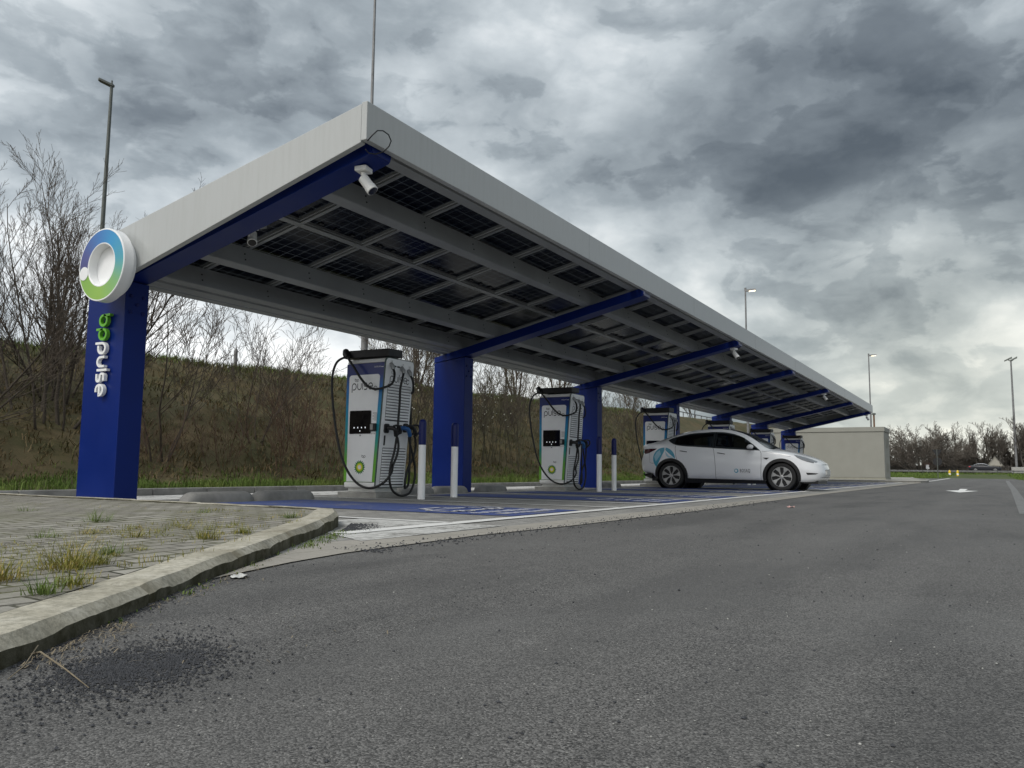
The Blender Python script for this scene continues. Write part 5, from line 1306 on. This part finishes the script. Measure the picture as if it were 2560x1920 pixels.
# big bare willow left of the first column, and its neighbours
big, _ = plant('bare_tree', 5, 'tall many stemmed leafless willow behind the first blue column', 'tree', MAT['wood'], MAT['twig'], 'bare trees left of the canopy', stems=10, h=4.6, spread=37, r0=.036, kids=(13,9,6), ratio=(.27,.5), wig=.085, upward=.08, tmin=.0027, base=.5, ang=(18,42))
place(big, False, (8.5, 15.2, .9), R(75), (1.10,1.10,1.08))
place(big, True, (4.4, 15.6, .9), R(170), (1.05,1.05,.95), 'leafless willow cut by the left edge of the photo')
place(big, True, (9.7, 16.6, 1.6), R(290), (.85,.85,.80), 'smaller leafless willow whose twigs show above the end fascia beside the round sign')
near, _ = plant('bare_tree', 9, 'long bare branches reaching in from the left edge', 'tree', MAT['wood'], MAT['twig'], 'bare trees left of the canopy', stems=6, h=5.2, spread=46, r0=.05, kids=(10,7,4), ratio=(.35,.6), wig=.10, upward=.07, tmin=.004, base=.3)
place(near, False, (1.5, 12.9, .25), R(20), (.8,.8,.72))
place(near, True, (5.6, 13.2, .35), R(200), (.7,.7,.5), 'low spreading bare tree left of the first column base')
sap, _ = plant('bare_sapling', 14, 'slim leafless sapling on the slope right of the first column', 'sapling', MAT['wood'], MAT['twig'], 'saplings on the embankment', stems=5, h=3.5, spread=28, r0=.022, kids=(9,6,3), ratio=(.35,.6), wig=.08, upward=.10, tmin=.0038, base=.25)
place(sap, False, (10.2, 13.9, .7), R(10), (1.1,1.1,1.05))
place(sap, True, (13.1, 14.6, 1.0), R(100), (.95,.95,.95), 'pale sapling rising over the crest between first column and first charger')
place(sap, True, (14.6, 14.9, 1.1), R(220), (.75,.75,.7), 'shorter sapling just left of the first charger')
place(sap, True, (19.6, 15.2, 1.2), R(330), (1.1,1.1,1.1), 'sapling over the crest between first charger and second column')
# reddish many-stemmed shrubs
red, _ = plant('bare_shrub', 23, 'x', 'shrub', MAT['twigred'], MAT['twigred'], 'reddish bare shrubs on the slope', stems=15, h=1.8, spread=38, r0=.011, kids=(6,3), ratio=(.3,.55), wig=.08, upward=.10, tmin=.003, base=.5, lvl_sides=(4,3,3,3), first=.3)
rs = [(12.6,13.2,1.0,'reddish bare shrub in the grass left of the first charger'),(13.9,13.3,1.05,'reddish bare shrub immediately left of the first charger'),(11.6,13.8,.85,'thin reddish shrub midway between the first column and first charger'),
      (14.3,14.6,1.0,'reddish shrub higher up the slope left of the first charger'),(9.5,13.4,.75,'small reddish shrub just right of the first column')]
for i, (x, y, s, lab) in enumerate(rs): place(red, i > 0, (x, y, hill_z(x, y)-.02), R(70*i), (s, s, s*1.05), lab)
# tall thicket between and behind the chargers
th1, _ = plant('bare_bush', 31, 'x', 'bush', MAT['twiggreen'], MAT['twig'], 'tall leafless bushes behind the chargers', stems=8, h=4.3, spread=19, r0=.020, kids=(8,5,2), ratio=(.28,.5), wig=.07, upward=.10, tmin=.005, base=.7, lvl_sides=(4,3,3,3))
th2, bl2 = plant('bare_bush', 37, 'x', 'bush', MAT['twiggreen'], MAT['twiggreen'], 'tall leafless bushes behind the chargers', stems=9, h=3.1, spread=26, r0=.015, kids=(7,4,2), ratio=(.30,.55), wig=.08, upward=.08, tmin=.005, base=.8, lvl_sides=(4,3,3,3))
mb = MB(); rg = random.Random(3)
th3, bl3 = plant('blossoming_bush', 41, 'bush dotted with small white blossoms left of the second column', 'bush', MAT['twiggreen'], MAT['twig'], None, stems=12, h=3.4, spread=22, r0=.02, kids=(8,5), ratio=(.28,.5), wig=.08, upward=.08, tmin=.004, base=.5, lvl_sides=(4,3,3,3))
for p in rg.sample(bl3, min(160, len(bl3))):
    q = p+Vector((rg.gauss(0,.05), rg.gauss(0,.05), rg.gauss(0,.05))); s = rg.uniform(.012,.028)
    mb.add([q+Vector((s,0,0)), q+Vector((-s,0,0)), q+Vector((0,s,0)), q+Vector((0,-s,0)), q+Vector((0,0,s)), q+Vector((0,0,-s))], [(0,2,4),(2,1,4),(1,3,4),(3,0,4),(2,0,5),(1,2,5),(3,1,5),(0,3,5)])
mb.build('blossoms', MAT['blossom'], th3, fix=False)
place(th3, False, (17.2, 13.8, .6), 0, 1.0)
place(th3, True, (22.3, 14.0, .7), 2, .9, 'bush dotted with small white blossoms right of the second column')
n1 = n2 = 0; rg = random.Random(8)
x = 18.6; i = 0
while x < 37:
    y = 13.3 + rg.uniform(0, 1.6) + (1.2 if x > 46 else 0); s = rg.uniform(.85, 1.12)
    if i % 5 in (0, 2, 3):
        place(th1, n1 > 0, (x, y, hill_z(x, y)-.05), rg.uniform(0, 6.28), (s, s, s*rg.uniform(.9, 1.1)), 'tall leafless bush in the dense row on the slope behind the chargers'); n1 += 1
    else:
        place(th2, n2 > 0, (x, y, hill_z(x, y)-.05), rg.uniform(0, 6.28), (s, s, s), 'lower tangled olive brown bush in the row on the slope behind the chargers'); n2 += 1
    x += rg.uniform(1.1, 1.9)*(1+max(0, x-30)*.03); i += 1
# trees on the far crest seen between the columns
cr, _ = plant('crest_tree', 47, 'bare tree growing on the crest behind the second and third columns', 'tree', MAT['wood'], MAT['twig'], 'bare trees on the embankment crest', stems=5, h=4.4, spread=20, r0=.06, kids=(9,6,3), ratio=(.32,.55), wig=.08, upward=.09, tmin=.006, base=.3, lvl_sides=(5,3,3,3))
for i, (x, y, s) in enumerate([(27,20.5,.9),(31,21,1.05),(35.5,20.6,1.0),(41,21,1.05),(57,23,.8),(75,24,.9)]):
    place(cr, i > 0, (x, y, crest(x)-.05), i*1.7, s, 'bare tree growing on the crest of the embankment behind the far chargers' if i > 1 else None)

# ------------------------------------------------------------------ far treeline beyond the motorway
ft = []
MAT['farwood'] = simple('pale_bark', (.10,.09,.078), .9); MAT['fartwig'] = simple('pale_brown_twig', (.13,.112,.092), .9, var=.3, scale=.6)
ft.append(plant('distant_tree', 61, 'x', 'tree', MAT['farwood'], MAT['fartwig'], 'bare trees beyond the motorway', stems=3, h=6.0, spread=14, r0=.16, kids=(13,9,6), ratio=(.32,.55), wig=.09, upward=.08, tmin=.011, base=.4, lvl_sides=(5,3,3,3))[0])
ft.append(plant('distant_tree', 67, 'x', 'tree', MAT['farwood'], MAT['fartwig'], 'bare trees beyond the motorway', stems=1, h=8.0, spread=3, r0=.18, kids=(24,9,5), ratio=(.22,.42), wig=.06, upward=.14, tmin=.011, base=.2, lvl_sides=(5,3,3,3))[0])
ft.append(plant('distant_bush', 71, 'x', 'bush', MAT['fartwig'], MAT['fartwig'], 'bare bushes beyond the motorway', stems=44, h=5.2, spread=66, r0=.06, kids=(14,9,2), ratio=(.28,.5), wig=.07, upward=.05, tmin=.012, base=1.2, lvl_sides=(4,3,3,3))[0])
used = [0, 0, 0]
def far(k, x, y, s, lab, sx=1):
    place(ft[k], used[k], (x, y, 1.0), RNG.uniform(0, 6.28), (s*sx, s*sx, s), lab); used[k] = 1
far(2, 178, 10.9, 1.62, 'huge rounded bare bush right of the substation', 1.15)
for (x, y, s) in [(184,6.0,.75),(186,16.5,.6),(187,3.2,.7),(186,-.8,.6),(185,-4.6,.7),(186,-8.4,.7)]: far(2, x, y, s, 'low tangled bare bush at the foot of the distant trees', 1.3)
for (x, y, s) in [(184,6.9,.80),(186,5.6,.92),(187,4.3,.82),(185,3.0,.95),(188,2.2,.8),(186,-7.9,.95),(184,13.6,.6)]: far(1, x, y, s, 'slender upright bare tree in the distant treeline')
for (x, y, s) in [(181,1.2,1.15),(183,-.3,1.32),(180,-1.9,1.25),(182,-3.9,1.1),(181,-5.9,1.42),(184,-7.4,1.5),(186,-9.6,1.5),(190,7.0,.95),(192,4.4,.95),(192,15,.8)]: far(0, x, y, s, 'broad crowned bare tree in the distant treeline', 1.2)

# ------------------------------------------------------------------ motorway and things along it
sheet('verge', [(60,40),(60,-40),(149,-40),(149,40)], -.015, MAT['soil'])
mb = MB(); xs = [81,100,120,130,136,142,148]; 
def vz(x): return 0 if x < 112 else .62*((x-112)/36)**1.3
vs = []
prof = [(0.0,),]
rows = []
for x in np.linspace(90, 149, 40):
    for y in np.linspace(-42, 42, 43): vs.append((x, y, -.012 if x < 98 else vz(x)+.02*noise.noise(Vector((x*.3,y*.3,0)))-.012))
mb.add(vs, [(i*43+j, (i+1)*43+j, (i+1)*43+j+1, i*43+j+1) for i in range(39) for j in range(42)])
tag(mb.build('grass_bank', grass_mat('mown_verge', [(.3,(.035,.055,.014)),(.55,(.07,.09,.026)),(.75,(.15,.135,.06))], .35), smooth='all', fix=False), kind='structure')
pts = []; rg = random.Random(17)
for i in range(5200):
    x = rg.uniform(102, 147); y = rg.uniform(-14, 15)
    if x < 141 and -2.4-(.02*(139-x)) < y < 4.1+(131-x)*.04: continue
    pts.append((x, y, vz(x)-.01))
tag(blades('bank_grass', pts, MAT['grass'], .15, .42, .05, 3, .7, 44), 'rough green grass on the bank below the motorway', kind='stuff')
sheet('motorway', [(149,-60),(149,60),(176.5,60),(176.5,-60)], .80, simple('pale_asphalt', (.16,.16,.16), .8, 0, .1, 1))
mb = MB(); mb.poly([(150.5,-60,.81),(150.5,60,.81),(150.8,60,.81),(150.8,-60,.81)]); tag(mb.build('motorway_line', MAT['roadwhite'], fix=False), kind='structure')
sheet('far_field', [(176.5,-120),(176.5,120),(420,120),(420,-120)], .82, MAT['soil'])
g = thing('guardrail', 'long steel guardrail along the near side of the motorway', 'guardrail', (148.6, 0, .45))
mb = MB(); prof = [(0,.44),(.05,.48),(.05,.54),(0,.58),(.05,.62),(.05,.68),(0,.72)]
mb.add([(x, y, z) for y in (-40, 40) for x, z in prof], [(j, j+1, 7+j+1, 7+j) for j in range(6)]); mb.build('beam', MAT['pole'], g, fix=False)
p0 = None
for k in range(20):
    y = -14+2.1*k
    if p0 is None: mb = MB(); mb.box(.05,.15,-.05,.05,0,.76); p0 = mb.build('post', MAT['poledk'], g); o = p0
    else: o = p0.copy(); COL.objects.link(o)
    o.location = (0, y, 0)
mb = MB(); mb.box(176.8,177.3,-3.9,-40,.75,1.95); tag(mb.build('concrete_barrier', MAT['concrete'], bevel=.03), 'pale concrete barrier beyond the motorway at the right edge', 'barrier')
def hedge():
    rg = random.Random(4); pts = [(rg.uniform(177.5,179), rg.uniform(-4, 24), .8) for _ in range(5200)]
    return blades('hedge', pts, MAT['farwood'], .6, 1.75, .09, 3, .5, 66, kind=None)
tag(hedge(), 'low dark hedge along the far side of the motorway', 'hedge')
h = thing('gabled_house', 'small house with a pale gable among the distant trees', 'house', (179.2, -1.35, .8))
mb = MB(); mb.prism([(0,-1.55,0),(0,1.55,0),(0,1.55,1.0),(0,0,3.05),(0,-1.55,1.0)], (4,0,0)); mb.build('wall', simple('pale_brick', (.42,.40,.34), .8), h)
mb = MB(); mb.prism([(-.1,-1.75,.80),(-.1,0,3.08),(-.1,1.75,.80),(-.1,1.75,.92),(-.1,0,3.22),(-.1,-1.75,.92)], (4.2,0,0)); mb.build('roof', simple('grey_tiles', (.28,.27,.23), .8), h)
mb = MB(); mb.box(-.06,-.01,-.9,1.0,.1,1.25); mb.build('garage_door', MAT['white'], h)
h2 = thing('brick_house', 'low red brick house almost hidden behind the distant hedge', 'house', (205, 9.9, .8))
mb = MB(); mb.box(0,6,-2.8,2.8,0,2.3); mb.build('wall', simple('red_brick', (.14,.05,.035), .85), h2)
mb = MB(); mb.prism([(-.2,-3,2.3),(6.2,-3,2.3),(6.2,0,3.4),(-.2,0,3.4)], (0,.01,0)); mb.prism([(-.2,-3,2.3),(-.2,0,3.5),(-.2,3,2.3)], (6.4,0,0)); mb.build('roof', simple('brown_tiles', (.10,.05,.035), .85), h2)
b = MB(); b.box(176.0,176.1,9.6,10.2,1.5,2.3); b.box(176.02,176.08,9.85,9.95,.8,1.5); tag(b.build('white_board', MAT['white']), 'tiny white board standing by the distant hedge', 'sign')

# yellow bollards, sign seen from the back
y0 = None
for i, (x, y, lab) in enumerate([(131,4.62,'left yellow marker post at the end of the road'),(131,3.62,'right yellow marker post at the end of the road')]):
    if y0 is None:
        y0 = thing('marker_post', lab, 'post', (x, y, 0), 0, 'yellow posts at the end of the road')
        mb = MB(); mb.lathe([(.15,0),(.15,.80),(.13,.98),(.08,1.06),(.02,1.09)], 16); mb.build('post', MAT['yellow'], y0, smooth=True, angle=40)
        mb = MB(); mb.lathe([(.152,.42),(.152,.62)], 16); mb.build('band', MAT['white'], y0, smooth=True, angle=40)
    else: place(y0, True, (x, y, 0), 0, 1, lab)
sg = thing('road_sign', 'road sign seen from behind: inverted triangle above a round plate', 'sign', (100, 4.66, .05))
mb = MB(); mb.tube([(0,0,0),(0,0,3.15)], .045, 8); mb.build('pole', MAT['poledk'], sg)
mb = MB(); mb.prism([(.05,-.48,3.1),(.05,.48,3.1),(.05,.0,2.25)], (.03,0,0)); mb.build('triangle_plate', MAT['dark'], sg)
mb = MB(); mb.lathe([(.001,0),(.45,0),(.45,.03),(.001,.03)], 24, Matrix.Translation((.05,0,1.78)) @ Matrix.Rotation(R(90), 4, 'Y')); mb.build('round_plate', MAT['dark'], sg)

# ------------------------------------------------------------------ lamp posts and masts
l1 = thing('lamp_post', 'tall lamp post behind the first blue column with a flat dark lamp head', 'lamp post', (13.45, 21.5, 3.3))
mb = MB(); mb.tube([(0,0,0),(0,0,8.2)], [.075,.042], 12); mb.build('pole', MAT['poledk'], l1, smooth=True)
mb = MB(); mb.prism([(-.36,.08,8.24),(-.34,-.02,8.23),(.02,-.08,8.10),(.08,.0,8.11),(.02,.09,8.10),(-.30,.14,8.22)], (0,0,.07)); mb.tube([(0,0,8.2),(0,0,8.30)], .025, 8)
mb.build('lamp_head', MAT['poledk'], l1, bevel=.02)
l1.rotation_euler.z = R(-28)
m1 = thing('steel_mast', 'very tall grey mast rising from behind the canopy out of the picture top', 'mast', (18.2, 15.75, 1.2))
mb = MB(); mb.tube([(0,0,-.3),(0,0,6.0),(0,0,6.01),(0,0,8.6),(0,0,8.61),(0,0,15)], [.125,.085,.075,.062,.052,.035], 14); mb.build('pole', MAT['pole'], m1, smooth=True)
mb = MB(); mb.tube([(0,0,14.95),(.5,0,15.05)], .03, 6); mb.box(.45,1.0,-.1,.1,15.0,15.08); mb.build('lamp_head', MAT['poledk'], m1)
m2 = thing('thin_pole', 'thin pole standing far behind the canopy right of the first charger', 'pole', (48, 36.7, 3.5))
mb = MB(); mb.tube([(0,0,0),(0,0,9)], [.10,.07], 8); mb.build('pole', MAT['pole'], m2); mb = MB(); mb.box(-.1,.6,-.1,.1,9,9.1); mb.build('lamp_head', MAT['poledk'], m2)
def streetlamp(name, label, loc, H, ang, hd=1.0):
    t = thing(name, label, 'lamp post', loc, ang)
    mb = MB(); mb.tube([(0,0,0),(0,0,H*.55),(0,0,H*.551),(0,0,H)], [.085,.065,.055,.045], 10); mb.build('pole', MAT['pole'], t, smooth=True)
    mb = MB(); mb.tube([(0,0,H-.05),(0,0,H+.12)], .06, 8); mb.hexa([(-.03,-.05,H-.10),(.85*hd,-.14,H-.05),(.85*hd,.14,H-.05),(-.03,.05,H-.10),(-.03,-.05,H+.02),(.8*hd,-.12,H+.04),(.8*hd,.12,H+.04),(-.03,.05,H+.02)]); hd_ = mb.build('lamp_head', MAT['pole'], t)
    mb = MB(); mb.hexa([(.28*hd,-.11,H-.095),(.80*hd,-.13,H-.066),(.80*hd,.13,H-.066),(.28*hd,.11,H-.095),(.28*hd,-.11,H-.088),(.80*hd,-.13,H-.058),(.80*hd,.13,H-.058),(.28*hd,.11,H-.088)]); mb.build('lit_lens', MAT['lamp'], hd_)
    return t
streetlamp('street_lamp', 'lit street lamp rising above the middle of the canopy roof', (45.3, 11.35, .1), 10.6, R(-75), .68)
streetlamp('street_lamp', 'lit street lamp beyond the far end of the canopy', (73, 8.17, .1), 10.25, R(-75), .72)
t = thing('short_post', 'short rusty post beside the far street lamp, above the substation roof', 'post', (73, 7.93, .1))
mb = MB(); mb.tube([(0,0,0),(0,0,5.2)], .07, 8); mb.build('pole', simple('rusty_steel', (.16,.09,.05), .8), t); mb = MB(); mb.lathe([(.03,5.2),(.16,5.24),(.16,5.33),(.05,5.38)], 12); mb.build('cap', MAT['poledk'], t)
t = thing('motorway_lamp', 'tall twin headed lamp post at the right edge, beside the motorway', 'lamp post', (178, -4.75, .8))
mb = MB(); mb.tube([(0,0,0),(0,0,21.2)], [.24,.13], 12); mb.build('pole', MAT['pole'], t, smooth=True)
for y0, y1 in ((1.07,-.22),(.12,-1.05)):
    mb = MB(); mb.tube([(0,0,21.0),(.1,(y0+y1)/2,21.35)], .08, 6); mb.hexa([(-.2,y0,21.05),(.3,y0,21.05),(.3,y1,21.60),(-.2,y1,21.60),(-.15,y0,21.28),(.25,y0,21.28),(.25,y1,21.92),(-.15,y1,21.92)]); mb.build('lamp_head', MAT['poledk'], t, bevel=.05)
t = thing('far_lamp', 'distant street lamp glimpsed among the bare bushes behind the second charger', 'lamp post', (52, 31, 3.5))
mb = MB(); mb.tube([(0,0,0),(0,0,4.6)], .07, 8); mb.build('pole', MAT['poledk'], t); mb = MB(); mb.hexa([(-.6,-.12,4.55),(.6,-.12,4.55),(.6,.12,4.55),(-.6,.12,4.55),(-.3,-.08,4.75),(.3,-.08,4.75),(.3,.08,4.75),(-.3,.08,4.75)]); mb.build('lamp_head', MAT['poledk'], t)
t = thing('marker_stake', 'small grey stake standing on the grassy crest right of the first column', 'stake', (17.2, 20.1, crest(17.2)-.1))
mb = MB(); mb.lathe([(.06,0),(.06,.62),(.03,.70)], 8); mb.build('stake', MAT['pole'], t)

# bridge railing on the ramp
t = thing('bridge_railing', 'steel railing on a dark parapet where the ramp climbs behind the far columns', 'railing', (58, 20.3, 4.45))
mb = MB(); mb.box(0,40,-.15,.15,-.65,.10); mb.build('parapet', simple('dark_parapet', (.09,.085,.075), .9), t)
for z in (.62, .15):
    mb = MB(); mb.box(0,40,-.03,.03,z-.03,z+.03); mb.build('rail', MAT['pole'], t)
p0 = None
for k in range(26):
    if p0 is None: mb = MB(); mb.box(-.03,.03,-.03,.03,.1,.62); p0 = mb.build('post', MAT['pole'], t); o = p0
    else: o = p0.copy(); COL.objects.link(o)
    o.location.x = 1.55*k
